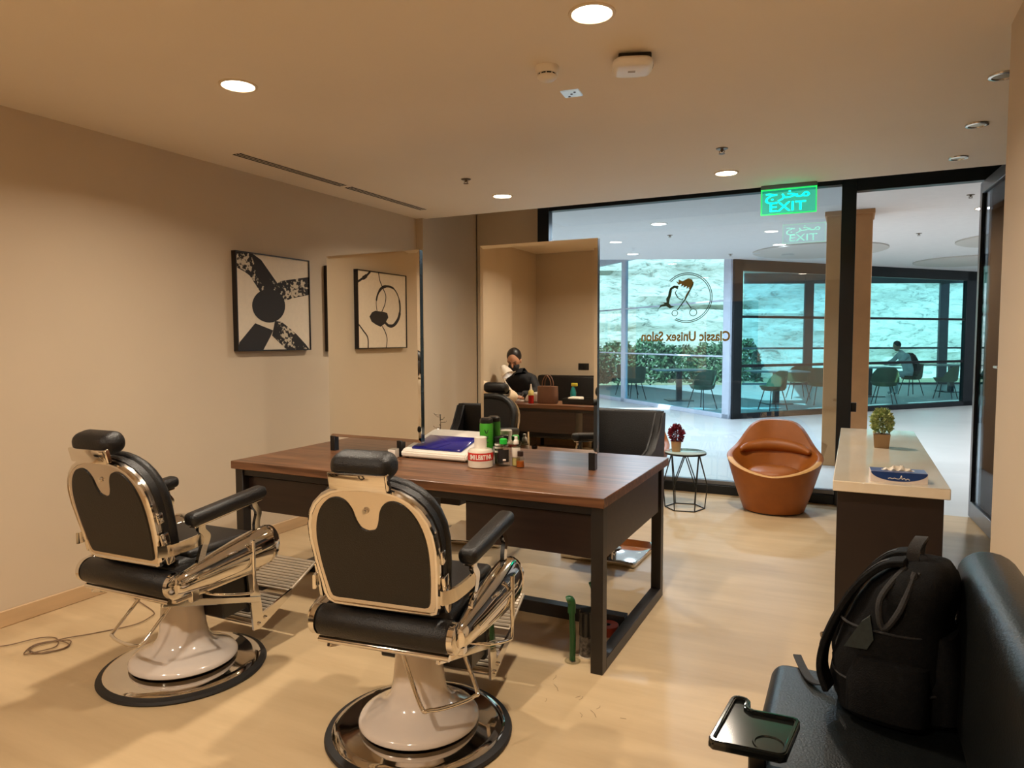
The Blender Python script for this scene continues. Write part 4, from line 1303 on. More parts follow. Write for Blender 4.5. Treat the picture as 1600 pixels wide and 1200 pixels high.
# ------------------------------------------------------------------ black styling chairs behind the desk (face -Y)
def styling_chair(label, loc, rz):
    t = thing('styling_chair', label, 'styling chair', loc, rz, group='black styling chairs')
    obj('base_plate', bx((-0.255, -0.265, 0.0), (0.255, 0.265, 0.03), 0.008, 3), M['chrome'], t)
    obj('column', lt([(0.075, 0.03), (0.075, 0.04), (0.045, 0.05), (0.045, 0.24), (0.034, 0.245), (0.034, 0.33)], 32), M['chrome'], t)
    obj('bracket', bx((-0.1, -0.1, 0.32), (0.1, 0.1, 0.345), 0.004, 1), M['steel'], t)
    pump = tb(smooth_path([(0.03, 0, 0.27), (0.12, 0.03, 0.27), (0.2, 0.06, 0.24)], 4), 0.008, 8)
    obj('pump_pedal', pump, M['chrome'], t)
    obj('seat', bx((-0.21, -0.27, 0.345), (0.21, 0.20, 0.475), 0.035, 4), M['leather'], t)
    obj('seat_pan', bx((-0.235, -0.24, 0.335), (0.235, 0.23, 0.36), 0.006, 1), M['black_plastic'], t)
    obj('backrest', bx((-0.275, -0.045, 0), (0.275, 0.045, 0.56), 0.03, 3, Matrix.Translation((0, 0.235, 0.40)) @ Matrix.Rotation(-0.16, 4, 'X')), M['leather'], t)
    for s in (-1, 1):
        b_ = prism(B(), [(-0.27, 0.36), (-0.28, 0.655), (-0.06, 0.665), (0.08, 0.70), (0.19, 0.80), (0.27, 0.952), (0.335, 0.952), (0.27, 0.36)], lambda a, b, tt: (s * 0.25 + tt, a, b), -0.032, 0.032)
        bmesh.ops.bevel(b_, geom=b_.edges[:], offset=0.012, segments=2, affect='EDGES')
        sp = obj('side_panel', b_, M['leather'], t)
        obj('arm_pad', bx((s * 0.25 - 0.038, -0.285, 0.645), (s * 0.25 + 0.038, 0.0, 0.685), 0.016, 3), M['leather'], sp)
    return t
styling_chair('black styling chair with square chrome base beside the side table', (-1.46, 4.49, 0), math.radians(-2))
styling_chair('black styling chair seen in the gap between the standing mirrors', (-2.47, 4.46, 0), math.radians(8))

# ------------------------------------------------------------------ black seat with tray and backpack
t = thing('salon_armseat', 'wide black padded seat with side tray against the wall', 'seat')
obj('seat_cushion', bx((-0.205, 0.95, 0.30), (0.40, 2.27, 0.45), 0.045, 5), M['vinyl'], t)
obj('seat_base', bx((-0.17, 1.0, 0.02), (0.38, 2.22, 0.30), 0.01, 1), M['black_plastic'], t)
obj('backrest', bx((-0.075, 0.95, 0.0), (0.075, 2.30, 0.45), 0.07, 6, Matrix.Translation((0.325, 0, 0.42)) @ Matrix.Rotation(0.05, 4, 'Y')), M['vinyl'], t)
TZ = 0.53
tray_o = [(-0.281, 1.600), (-0.270, 1.588), (-0.125, 1.598), (-0.112, 1.610), (-0.094, 1.765), (-0.102, 1.778), (-0.205, 1.772), (-0.216, 1.782), (-0.214, 1.812), (-0.226, 1.826), (-0.250, 1.826), (-0.262, 1.815)]
cxt, cyt = -0.19, 1.69
def shrink(p, d):
    out = []
    n = len(p)
    for i in range(n):
        a, b, c = Vector(p[i - 1]), Vector(p[i]), Vector(p[(i + 1) % n])
        e1, e2 = (b - a).normalized(), (c - b).normalized()
        n1, n2 = Vector((-e1.y, e1.x)), Vector((-e2.y, e2.x))
        m_ = (n1 + n2)
        m_ = m_.normalized() / max(0.5, m_.normalized().dot(n1))
        out.append(tuple(b + m_ * d))
    return out
M['tray'] = mat('glossy_black_tray', (22, 25, 24), 0.12, var=0.1, coat=0.4)
tr_ = obj('side_tray', prism(B(), tray_o, lambda a, b, tt: (a, b, tt), TZ - 0.022, TZ - 0.010), M['tray'], t)
b_ = ringprism(B(), tray_o, shrink(tray_o, 0.011), lambda a, b, tt: (a, b, tt), TZ - 0.022, TZ)
bmesh.ops.bevel(b_, geom=b_.edges[:], offset=0.003, segments=2, affect='EDGES')
obj('tray_rim', b_, M['tray'], tr_)
obj('cup_ring', tb([(-0.152 + 0.034 * math.cos(k * PI / 14), 1.645 + 0.034 * math.sin(k * PI / 14), TZ - 0.010) for k in range(28)], 0.0035, 6, closed=True), M['tray'], tr_)
obj('tray_arm', bx((-0.20, 1.66, 0.43), (-0.16, 1.72, TZ - 0.02), 0.004, 1), M['black_plastic'], t)

# backpack leaning against the seat back, straps towards the room
t = thing('backpack', 'black backpack slumped on the padded seat', 'backpack', (0.105, 2.125, 0.45), math.radians(-12))
secs = [((0.0, 0, 0.0), 0.10, 0.115), ((0.0, 0, 0.012), 0.125, 0.14), ((0.0, 0, 0.06), 0.135, 0.15), ((0.005, 0, 0.14), 0.135, 0.15), ((0.020, 0, 0.22), 0.125, 0.145), ((0.040, 0, 0.29), 0.112, 0.135), ((0.060, 0.0, 0.345), 0.096, 0.12), ((0.075, 0.0, 0.385), 0.075, 0.10), ((0.085, 0.0, 0.41), 0.05, 0.075), ((0.09, 0.0, 0.42), 0.02, 0.04)]
bag = obj('bag_body', sections(B(), secs, 36, 2.8), M['black_cloth'], t)
sd = bag.data
for v in sd.vertices:
    d = mnoise.fractal(v.co * 9 + Vector((3, 1, 7)), 1.0, 2.0, 4) * 0.018
    v.co += Vector((v.co.x, v.co.y, 0)).normalized() * d if v.co.xy.length > 1e-4 else Vector((0, 0, 0))
pk = [((0.02, -0.115, 0.01), 0.085, 0.045), ((0.02, -0.125, 0.03), 0.095, 0.055), ((0.02, -0.125, 0.11), 0.095, 0.055), ((0.028, -0.115, 0.17), 0.085, 0.045), ((0.03, -0.105, 0.185), 0.06, 0.03)]
obj('side_pocket', sections(B(), pk, 28, 3.0), M['black_cloth'], t)
pk = [((0.10, 0, 0.01), 0.05, 0.10), ((0.125, 0, 0.03), 0.06, 0.115), ((0.13, 0, 0.16), 0.055, 0.11), ((0.12, 0, 0.24), 0.04, 0.09)]
obj('front_pocket', sections(B(), pk, 28, 3.0), M['black_cloth'], t)
for s in (-1, 1):
    b_ = B()
    pth = smooth_path([(0.045, s * 0.05, 0.415), (-0.005, s * 0.056, 0.40), (-0.065, s * 0.062, 0.335), (-0.110, s * 0.070, 0.25), (-0.142, s * 0.078, 0.16), (-0.148, s * 0.085, 0.09), (-0.128, s * 0.09, 0.035)], 6)
    band(b_, pth, 0.062, 0.016, (0.05, 1, 0))
    bmesh.ops.bevel(b_, geom=[e for e in b_.edges], offset=0.003, segments=1, affect='EDGES')
    stp = obj('shoulder_strap', b_, M['black_cloth'], t)
    b_ = B()
    band(b_, [Vector(p) + Vector((-0.010, 0, 0.004)) for p in pth[4:26]], 0.022, 0.003, (0.05, 1, 0))
    obj('strap_web', b_, M['black_web'], stp)
    obj('strap_ring', tb([(-0.150 + 0.004 * math.sin(k), s * 0.078 + 0.017 * math.cos(k * PI / 8), 0.165 + 0.017 * math.sin(k * PI / 8)) for k in range(16)], 0.003, 6, closed=True), M['chrome_soft'], stp)
b_ = B()
band(b_, smooth_path([(0.055, -0.035, 0.405), (0.058, -0.034, 0.445), (0.068, -0.015, 0.468), (0.07, 0.015, 0.468), (0.062, 0.034, 0.445), (0.058, 0.035, 0.405)], 5), 0.03, 0.008, (1, 0, 0.1))
obj('carry_handle', b_, M['black_web'], t)
for s, pts_ in ((-1, [(0.02, -0.137, 0.25), (0.05, -0.125, 0.33), (0.08, -0.085, 0.40)]), (1, [(0.02, 0.137, 0.25), (0.05, 0.125, 0.33), (0.08, 0.085, 0.40)])):
    obj('zip', tb(smooth_path(pts_, 6), 0.005, 6), M['black_plastic'], t)
M['patch'] = mat('grey_mesh_patch', (46, 54, 54), 0.8, var=0.15, scale=80)
b_ = prism(B(), [(-0.100, 0.19), (-0.045, 0.195), (-0.030, 0.225), (-0.040, 0.285), (-0.060, 0.265)], lambda a, b, tt: (a + 0.02, tt, b), -0.152, -0.138)
obj('mesh_patch', b_, M['patch'], t)
obj('grab_loop', tb(smooth_path([(0.045, -0.07, 0.405), (0.0, -0.135, 0.33), (0.01, -0.150, 0.26), (0.045, -0.140, 0.31), (0.07, -0.09, 0.40)], 6), 0.008, 8), M['black_web'], t)
for zz, rx_, ry_ in ((0.245, 0.124, 0.144), (0.10, 0.140, 0.154)):
    obj('seam', tb([(0.01 + rx_ * math.copysign(abs(math.cos(k * PI / 18)) ** 0.71, math.cos(k * PI / 18)), ry_ * math.copysign(abs(math.sin(k * PI / 18)) ** 0.71, math.sin(k * PI / 18)), zz) for k in range(36)], 0.0035, 6, closed=True), M['black_web'], t)
b_ = B()
band(b_, smooth_path([(-0.135, -0.02, 0.02), (-0.17, -0.03, 0.012), (-0.20, -0.01, 0.008), (-0.24, 0.06, 0.006), (-0.275, 0.13, 0.006)], 6), 0.024, 0.004)
obj('loose_strap', b_, M['black_web'], t)

# ------------------------------------------------------------------ framed pictures on the left wall
M['canvas'] = mat('cream_canvas', (226, 212, 190), 0.8, var=0.03, scale=30)
M['art_black'] = mat('rough_black_paint', (34, 28, 26), 0.7, scale=16, rgb2=(34, 28, 26), var=0.1)
def brushed():
    m = bpy.data.materials.new('dry_brush_paint')
    m.use_nodes = True
    n, l = m.node_tree.nodes, m.node_tree.links
    p = n['Principled BSDF']
    p.inputs['Roughness'].default_value = 0.75
    tc = n.new('ShaderNodeTexCoord')
    no = n.new('ShaderNodeTexNoise'); no.inputs['Scale'].default_value = 38; no.inputs['Detail'].default_value = 6
    n2 = n.new('ShaderNodeTexNoise'); n2.inputs['Scale'].default_value = 5.5; n2.inputs['Detail'].default_value = 2
    l.new(tc.outputs['Object'], no.inputs['Vector']); l.new(tc.outputs['Object'], n2.inputs['Vector'])
    mu = n.new('ShaderNodeMath'); mu.operation = 'MULTIPLY'
    l.new(no.outputs['Fac'], mu.inputs[0]); l.new(n2.outputs['Fac'], mu.inputs[1])
    r = n.new('ShaderNodeValToRGB')
    e = r.color_ramp.elements
    e[0].position, e[1].position = 0.30, 0.335
    e[0].color = (*lin((34, 28, 26)), 1); e[1].color = (*lin((206, 192, 168)), 1)
    l.new(mu.outputs[0], r.inputs['Fac'])
    l.new(r.outputs['Color'], p.inputs['Base Color'])
    return m
M['art_brush'] = brushed()
M['pic_frame'] = mat('black_picture_frame', (24, 17, 16), 0.4, var=0.1)
def picture(label, y0, y1, z0, z1, shapes, lines):
    """framed canvas on the left wall; shapes and lines in 0..1 canvas coordinates (a along +y, b up)"""
    t = thing('framed_picture', label, 'picture', (XL, (y0 + y1) / 2, (z0 + z1) / 2), group='framed abstract pictures')
    w, h = (y1 - y0) / 2, (z1 - z0) / 2
    fw = 0.008
    D = 0.042
    for lo, hi in (((0, -w, -h), (D, -w + fw, h)), ((0, w - fw, -h), (D, w, h)), ((0, -w + fw, -h), (D, w - fw, -h + fw)), ((0, -w + fw, h - fw), (D, w - fw, h))):
        obj('frame_bar', bx(lo, hi), M['pic_frame'], t, smooth=False)
    cv = obj('canvas', bx((0.004, -w + fw, -h + fw), (D - 0.008, w - fw, h - fw)), M['canvas'], t, smooth=False)
    W, H = 2 * (w - fw), 2 * (h - fw)
    f3 = lambda a, b, tt: (D - 0.008 + tt, -w + fw + a * W, -h + fw + b * H)
    for k, (mk, poly) in enumerate(shapes):
        poly = [(min(1, max(0, a)), min(1, max(0, b))) for a, b in poly]
        obj('paint_stroke', prism(B(), poly, f3, 0.0002 + 0.0002 * k, 0.0008 + 0.0002 * k), M[mk], cv, smooth=False)
    for k, (wd, pts_) in enumerate(lines):
        pp = smooth_path([(a, b, 0) for a, b in pts_], 6)
        b_ = B()
        prev = None
        for i, p in enumerate(pp):
            a_ = pp[max(i - 1, 0)]; c_ = pp[min(i + 1, len(pp) - 1)]
            tg = Vector(((c_ - a_).x, (c_ - a_).y)).normalized()
            nn = Vector((-tg.y, tg.x)) * (wd[min(len(wd) - 1, int(i / len(pp) * len(wd)))] / 2)
            q = [b_.verts.new(f3(min(1, max(0, p.x + nn.x)), min(1, max(0, p.y + nn.y)), 0.0012)), b_.verts.new(f3(min(1, max(0, p.x - nn.x)), min(1, max(0, p.y - nn.y)), 0.0012))]
            if prev:
                b_.faces.new((prev[0], prev[1], q[1], q[0]))
            prev = q
        obj('paint_line', b_, M['art_black'], cv, smooth=False)
    return t
def c1(pts_):     # crop pixels of the first picture to canvas coordinates
    out = []
    for x, y in pts_:
        top = 195 + (x - 180) * 90 / 652
        out.append(((x - 180) / 652, (1125 - y) / (1125 - top)))
    return out
circ = [(450 + 147 * math.cos(k * PI / 16), 705 + 160 * math.sin(k * PI / 16)) for k in range(32)]
picture('framed black and cream knot-like abstract picture on the wall', 3.478, 4.198, 1.375, 2.067, [
    ('art_brush', c1([(170, 190), (320, 215), (390, 270), (530, 490), (480, 580), (380, 580), (290, 420), (250, 385), (175, 340)])),
    ('art_brush', c1([(490, 520), (560, 470), (700, 450), (840, 435), (840, 605), (720, 625), (600, 655), (540, 640)])),
    ('art_black', c1([(325, 870), (480, 940), (455, 1000), (390, 1130), (170, 1130), (190, 1050)])),
    ('art_brush', c1([(470, 990), (500, 850), (560, 860), (620, 910), (700, 980), (790, 1080), (825, 1130), (600, 1130)])),
    ('art_black', c1(circ)),
], [])
picture('framed picture tucked behind the left standing mirror', 4.405, 5.125, 1.36, 2.05, [('art_black', [(0.3, 0.3), (0.6, 0.2), (0.75, 0.5), (0.55, 0.7), (0.3, 0.6)])], [([0.02], [(0.1, 0.9), (0.4, 0.7), (0.9, 0.95)])])
def c3(pts_):     # second crop; the photo shows this one mirrored, so flip it
    out = []
    for x, y in pts_:
        top = 290 + (x - 1050) * 40 / 325
        bot = 845 - (x - 1050) * 7 / 325
        out.append((1 - (x - 1050) / 325, (bot - y) / (bot - top)))
    return out
picture('framed line-art picture with ring and stone, seen only in the mirror', 1.134, 1.859, 1.375, 2.055, [
    ('art_black', c3([(1122, 620), (1138, 590), (1160, 577), (1215, 585), (1240, 592), (1248, 625), (1225, 668), (1195, 692), (1165, 678), (1135, 655)]))], [
    ([0.03, 0.05, 0.03], c3([(1048, 375), (1080, 350), (1105, 330), (1132, 298)])),
    ([0.016], c3([(1185, 298), (1193, 360), (1215, 420), (1232, 470), (1225, 530), (1203, 585)])),
    ([0.012, 0.03, 0.04, 0.03, 0.02, 0.035, 0.05, 0.045, 0.04], c3([(1172, 582), (1167, 520), (1178, 460), (1205, 415), (1245, 402), (1290, 420), (1322, 480), (1332, 560), (1320, 630), (1285, 680), (1250, 684), (1226, 662)])),
    ([0.016], c3([(1205, 688), (1225, 730), (1237, 780), (1230, 845)])),
    ([0.02], c3([(1052, 675), (1080, 720), (1108, 770), (1110, 845)])),
])

# ------------------------------------------------------------------ small things on the floor
M['cord'] = mat('grey_brown_cord', (120, 96, 74), 0.6, var=0.1)
cp = [(-3.80, 1.77), (-3.601, 1.814), (-3.525, 1.944), (-3.46, 1.99), (-3.36, 1.93), (-3.374, 1.85), (-3.42, 1.82), (-3.47, 1.90), (-3.40, 1.97), (-3.31, 1.96), (-3.34, 1.86), (-3.44, 1.85), (-3.46, 1.93), (-3.37, 2.0), (-3.30, 1.93), (-3.38, 1.84), (-3.45, 1.88), (-3.41, 1.99), (-3.344, 2.114), (-3.258, 2.258), (-3.27, 2.36), (-3.33, 2.42), (-3.50, 2.47), (-3.68, 2.52), (-3.80, 2.56), (-3.832, 2.60)]
o = obj('power_cord', tb(smooth_path([(x, y, 0.004 + 0.003 * (i % 3)) for i, (x, y) in enumerate(cp)], 6), 0.0026, 6), M['cord'])
tag(o, 'thin tangled cord lying on the floor along the plain wall', 'cord')
M['hair'] = mat('cut_hair', (70, 52, 40), 0.8, var=0.2)
b_ = B()
hr_ = random.Random(2)
for k in range(10):
    x, y = -0.98 + hr_.gauss(0, 0.09), 2.55 + hr_.gauss(0, 0.08)
    a = hr_.uniform(0, PI)
    L_ = hr_.uniform(0.02, 0.06)
    tube(b_, [(x, y, 0.002), (x + L_ * .5 * math.cos(a) + 0.006, y + L_ * .5 * math.sin(a), 0.003), (x + L_ * math.cos(a), y + L_ * math.sin(a), 0.002)], 0.0005, 4)
o = obj('hair_clippings', b_, M['hair'])
o['kind'] = 'stuff'
tag(o, 'a few dark hair clippings scattered on the floor near the desk', 'hair')
for x, y, h, lb in ((-1.105, 2.86, 0.285, 'green upright pipe with curled top and clear foot, nearer the desk leg'), (-1.075, 3.08, 0.285, 'green upright pipe with curled top, behind the black canister')):
    t = thing('green_pipe', lb, 'pipe', (x, y, 0), group='green pipes under the desk')
    obj('foot_ring', lt([(0.030, 0), (0.036, 0.002), (0.036, 0.006), (0.030, 0.010), (0.018, 0.012)], 28), M['clear'], t)
    obj('tube', tb([(0, 0, 0.008), (0.001, 0, 0.12), (-0.004, 0, h - 0.05)], 0.0135, 14), M['green_plastic'], t)
    obj('crook', tb(smooth_path([(-0.004, 0, h - 0.06), (-0.004, 0, h - 0.02), (-0.010, -0.004, h), (-0.022, -0.008, h - 0.004)], 4), 0.0185, 14), M['green_plastic'], t)
M['mottled'] = mat('mottled_black', (22, 20, 20), 0.3, scale=60, rgb2=(120, 112, 104))
t = thing('canister', 'dark mottled canister standing between the green pipes', 'canister', (-1.066, 2.94, 0))
obj('canister_body', lt([(0.030, 0.006), (0.034, 0.010), (0.034, 0.11), (0.032, 0.112)], 28), M['mottled'], t)
obj('canister_sleeve', lt([(0.034, 0.10), (0.036, 0.102), (0.036, 0.21), (0.030, 0.216)], 28), M['black_plastic'], t)
obj('canister_foot', lt([(0.036, 0), (0.036, 0.006)], 28), M['clear_gel'], t)
M['tape'] = mat('red_brown_tape', (140, 52, 30), 0.4, var=0.1)
t = thing('tape_roll', 'red brown tape roll lying on the floor under the desk end', 'tape roll', (-1.06, 3.22, 0))
obj('tape_ring', lt([(0.018, 0.0), (0.055, 0.0), (0.055, 0.045), (0.018, 0.045), (0.018, 0.0)], 36, capt=False, capb=False), M['tape'], t)
obj('core', lt([(0.014, 0.001), (0.018, 0.001), (0.018, 0.044), (0.014, 0.044), (0.014, 0.001)], 28, capt=False, capb=False), M['black_plastic'], t)
# ------------------------------------------------------------------ the manicure corner behind the viewpoint (seen in the mirror)
TZm = 0.75
t = thing('manicure_table', 'dark narrow manicure table seen in the standing mirror', 'table')
desk(t, -3.50, -2.10, -0.62, -0.10, TZm, -0.60, -0.13, [(-3.40, -2.64, -0.38, -0.14, 0.44), (-2.56, -2.18, -0.38, -0.14, 0.44)], runner=False)
t = thing('black_sofa', 'low black padded bench against the back wall, seen in the mirror', 'bench', (-3.45, -1.72, 0))
obj('seat', bx((-0.42, -0.25, 0.18), (0.42, 0.30, 0.45), 0.03, 3), M['leather'], t)
obj('backrest', bx((-0.42, -0.32, 0.20), (0.42, -0.18, 0.97), 0.03, 3), M['leather'], t)
for sx in (-1, 1):
    for sy in (-0.24, 0.24):
        obj('leg', bx((sx * 0.37 - 0.02, sy - 0.02, 0), (sx * 0.37 + 0.02, sy + 0.02, 0.19), 0.003, 1), M['black_plastic'], t)
t = thing('switch_plate', 'dark rectangular switch plate on the back wall, seen in the mirror', 'switch', (-3.26, YB, 1.085))
obj('plate', bx((-0.075, 0, -0.045), (0.075, 0.010, 0.045), 0.003, 1), M['steel'], t)
for k in range(3):
    obj('rocker', bx((-0.06 + k * 0.042, 0.010, -0.03), (-0.026 + k * 0.042, 0.014, 0.03), 0.002, 1), M['black_plastic'], t)
M['brown_bag'] = mat('brown_bag_leather', (112, 76, 56), 0.6, var=0.1)
t = thing('brown_handbag', 'brown upright bag with looped handles on the manicure table', 'bag', (-3.005, -0.25, TZm))
obj('bag_body', sections(B(), [((0, 0, 0), 0.105, 0.055), ((0, 0, 0.02), 0.115, 0.062), ((0, 0, 0.10), 0.115, 0.060), ((0, 0, 0.19), 0.112, 0.052)], 28, 4), M['brown_bag'], t)
for sy in (-0.035, 0.035):
    obj('handle', tb(smooth_path([(-0.05, sy, 0.17), (-0.045, sy, 0.25), (0, sy, 0.31), (0.045, sy, 0.25), (0.05, sy, 0.17)], 5), 0.006, 8), M['brown_bag'], t)
t = thing('nail_lamp', 'domed white nail drying lamp on the manicure table', 'nail lamp', (-3.20, -0.37, TZm))
b_ = prism(B(), [(0.10 * math.cos(k * PI / 14), 0.012 + 0.10 * math.sin(k * PI / 14)) for k in range(15)], lambda a, b, tt: (a, tt, b), -0.09, 0.09)
bmesh.ops.bevel(b_, geom=b_.edges[:], offset=0.008, segments=2, affect='EDGES')
obj('dome', b_, M['white_plastic'], t)
obj('base', bx((-0.10, -0.09, 0), (0.10, 0.09, 0.014), 0.004, 1), M['grey_print'], t)
M['red_liquid'] = mat('red_lotion', (150, 24, 20), 0.15, var=0.1)
t = thing('pump_bottle', 'red pump bottle with clear nozzle on the manicure table', 'bottle', (-3.17, -0.17, TZm))
obj('bottle_body', lt([(0.028, 0), (0.031, 0.003), (0.031, 0.09), (0.030, 0.13), (0.016, 0.145)], 28), M['red_liquid'], t)
obj('shoulder', lt([(0.0315, 0.092), (0.032, 0.094), (0.030, 0.135), (0.017, 0.15)], 28, capb=False), M['pale_yellow'], t)
obj('nozzle', lt([(0.014, 0.15), (0.015, 0.155), (0.006, 0.20), (0.005, 0.215)], 20), M['white_plastic'], t)
M['teal_liquid'] = mat('teal_cleaner', (30, 120, 120), 0.15, var=0.1)
t = thing('trigger_spray', 'teal trigger spray bottle with yellow head on the manicure table', 'bottle', (-2.80, -0.49, TZm))
obj('bottle_body', lt([(0.030, 0), (0.034, 0.003), (0.034, 0.11), (0.024, 0.15), (0.013, 0.18)], 28), M['teal_liquid'], t)
obj('trigger_head', bx((-0.02, -0.015, 0.18), (0.05, 0.015, 0.215), 0.006, 2), mat('yellow_trigger', (206, 190, 60), 0.4), t)
t = thing('tool_tray', 'low black tool tray with white cloth on the manicure table', 'tray', (-2.62, -0.34, TZm))
obj('tray_base', bx((-0.21, -0.10, 0), (0.21, 0.10, 0.02), 0.004, 1), M['black_plastic'], t)
for lo, hi in (((-0.21, -0.10, 0.02), (0.21, -0.09, 0.06)), ((-0.21, 0.09, 0.02), (0.21, 0.10, 0.06)), ((-0.21, -0.09, 0.02), (-0.20, 0.09, 0.06)), ((0.20, -0.09, 0.02), (0.21, 0.09, 0.06))):
    obj('tray_wall', bx(lo, hi), M['black_plastic'], t, smooth=False)
obj('cloth_pad', bx((-0.16, -0.07, 0.02), (-0.02, 0.07, 0.075), 0.012, 2), M['tissue'], t)
t = thing('desk_lamp', 'white adjustable desk lamp leaning over the manicure table', 'lamp', (-3.43, -0.42, TZm))
obj('base', lt([(0.055, 0), (0.055, 0.012), (0.02, 0.018)], 28), M['white_plastic'], t)
obj('arm', tb(smooth_path([(0, 0, 0.015), (-0.16, 0.02, 0.20), (-0.19, 0.06, 0.33), (-0.12, 0.16, 0.385)], 5), 0.008, 10), M['white_plastic'], t)
sh = lt([(0.026, 0.0), (0.038, -0.012), (0.066, -0.085), (0.072, -0.125), (0.065, -0.125), (0.032, -0.012)], 28, capb=False, capt=False)
bmesh.ops.transform(sh, matrix=Matrix.Translation((-0.14, 0.15, 0.40)) @ Matrix.Rotation(math.radians(-38), 4, 'Y') @ Matrix.Rotation(math.radians(10), 4, 'X'), verts=sh.verts)
obj('lamp_shade', sh, M['white_plastic'], t)
bl = bpy.data.lights.new('desk_lamp_bulb', 'SPOT')
bl.energy = 3.0
bl.color = (0.85, 0.92, 1.0)
bl.spot_size = 1.3
bl.shadow_soft_size = 0.02
blo = bpy.data.objects.new('lamp_light', bl)
COL.objects.link(blo)
blo.parent = t
blo.location = (-0.10, 0.145, 0.335)
blo.rotation_euler = Vector((0.5, -0.05, -0.85)).to_track_quat('-Z', 'Y').to_euler()

# ------------------------------------------------------------------ people
M['skin'] = mat('warm_skin', (190, 140, 110), 0.55, var=0.05)
M['black_top'] = mat('black_tunic', (22, 22, 26), 0.8, var=0.2, scale=30)
M['cream_top'] = mat('cream_blouse', (226, 206, 176), 0.85, var=0.05, scale=12, bump=0.4, bscale=14)
M['dark_hair'] = mat('dark_brown_hair', (24, 17, 15), 0.45, var=0.3, scale=40)
M['mask'] = mat('black_face_mask', (28, 28, 30), 0.8, var=0.1)
M['glove'] = mat('black_glove', (20, 20, 22), 0.4, var=0.1)
M['jeans'] = mat('dark_trousers', (40, 42, 52), 0.8, var=0.1)
M['eye'] = mat('dark_eye', (18, 14, 12), 0.3, var=0.0)

def skinned(name, chains, m, parent, root_i=0, lv=2):
    """continuous body from joint chains: chains = list of [(x,y,z,r), ...]; a joint reused by equal coordinates is shared"""
    me = bpy.data.meshes.new(name)
    vid, verts, rad, edges = {}, [], [], []
    for ch in chains:
        last = None
        for (x, y, z, r) in ch:
            key = (round(x, 4), round(y, 4), round(z, 4))
            if key not in vid:
                vid[key] = len(verts); verts.append((x, y, z)); rad.append(r)
            i = vid[key]
            if last is not None and last != i:
                edges.append((last, i))
            last = i
    me.from_pydata(verts, edges, [])
    o = bpy.data.objects.new(name, me)
    COL.objects.link(o)
    md = o.modifiers.new('skin', 'SKIN')
    md.use_smooth_shade = True
    for i, r in enumerate(rad):
        sv = me.skin_vertices[0].data[i]
        r = r if isinstance(r, tuple) else (r, r)
        sv.radius = r
        sv.use_root = (i == root_i)
    sb = o.modifiers.new('sub', 'SUBSURF')
    sb.levels = lv; sb.render_levels = lv
    me.materials.append(m)
    dg = bpy.context.evaluated_depsgraph_get()
    dg.update()
    nm = bpy.data.meshes.new_from_object(o.evaluated_get(dg))
    o.modifiers.clear()
    o.data = nm
    nm.materials.clear(); nm.materials.append(m)
    nm.shade_smooth()
    o.parent = parent
    return o

def head(parent, c, yaw, pitch, hair_m, mask=True, hair_len=0.0, bun=False):
    """head looking along local +Y after yaw/pitch"""
    HMx = Matrix.Translation(Vector(c)) @ Matrix.Rotation(yaw, 4, 'Z') @ Matrix.Rotation(-pitch, 4, 'X')
    b_ = B()
    ellipsoid(b_, (0, 0, 0.02), (0.074, 0.092, 0.105), 24, 16)
    ellipsoid(b_, (0, 0.025, -0.055), (0.055, 0.062, 0.062), 20, 12)
    ellipsoid(b_, (0, 0.098, -0.012), (0.013, 0.018, 0.026), 12, 8)
    for s in (-1, 1):
        ellipsoid(b_, (s * 0.076, -0.005, -0.005), (0.010, 0.02, 0.03), 10, 8)
    bmesh.ops.transform(b_, matrix=HMx, verts=b_.verts)
    h = obj('head', b_, M['skin'], parent)
    b_ = B()
    for s in (-1, 1):
        ellipsoid(b_, (s * 0.031, 0.086, 0.008), (0.015, 0.008, 0.006), 10, 8)
        tube(b_, [(s * 0.014, 0.094, 0.028), (s * 0.03, 0.092, 0.034), (s * 0.048, 0.08, 0.03)], 0.004, 6)
    bmesh.ops.transform(b_, matrix=HMx, verts=b_.verts)
    obj('eyes', b_, M['eye'], h)
    b_ = B()
    ellipsoid(b_, (0, -0.026, 0.048), (0.087, 0.094, 0.100), 24, 16)
    if hair_len:
        ellipsoid(b_, (0, -0.055, -0.05), (0.085, 0.06, 0.10 + hair_len), 20, 14)
        for s in (-1, 1):
            ellipsoid(b_, (s * 0.078, -0.015, -0.02), (0.016, 0.035, 0.085), 14, 10)
    bmesh.ops.transform(b_, matrix=HMx, verts=b_.verts)
    obj('hair', b_, hair_m, h)
    if mask:
        b_ = B()
        ellipsoid(b_, (0, 0.042, -0.05), (0.066, 0.068, 0.056), 22, 14)
        bmesh.ops.transform(b_, matrix=HMx, verts=b_.verts)
        obj('face_mask', b_, M['mask'], h)
    else:
        b_ = B()
        tube(b_, [(-0.022, 0.088, -0.06), (0, 0.094, -0.061), (0.022, 0.088, -0.06)], 0.005, 6)
        bmesh.ops.transform(b_, matrix=HMx, verts=b_.verts)
        obj('mouth', b_, mat('lips', (150, 80, 70), 0.5), h)
    return h

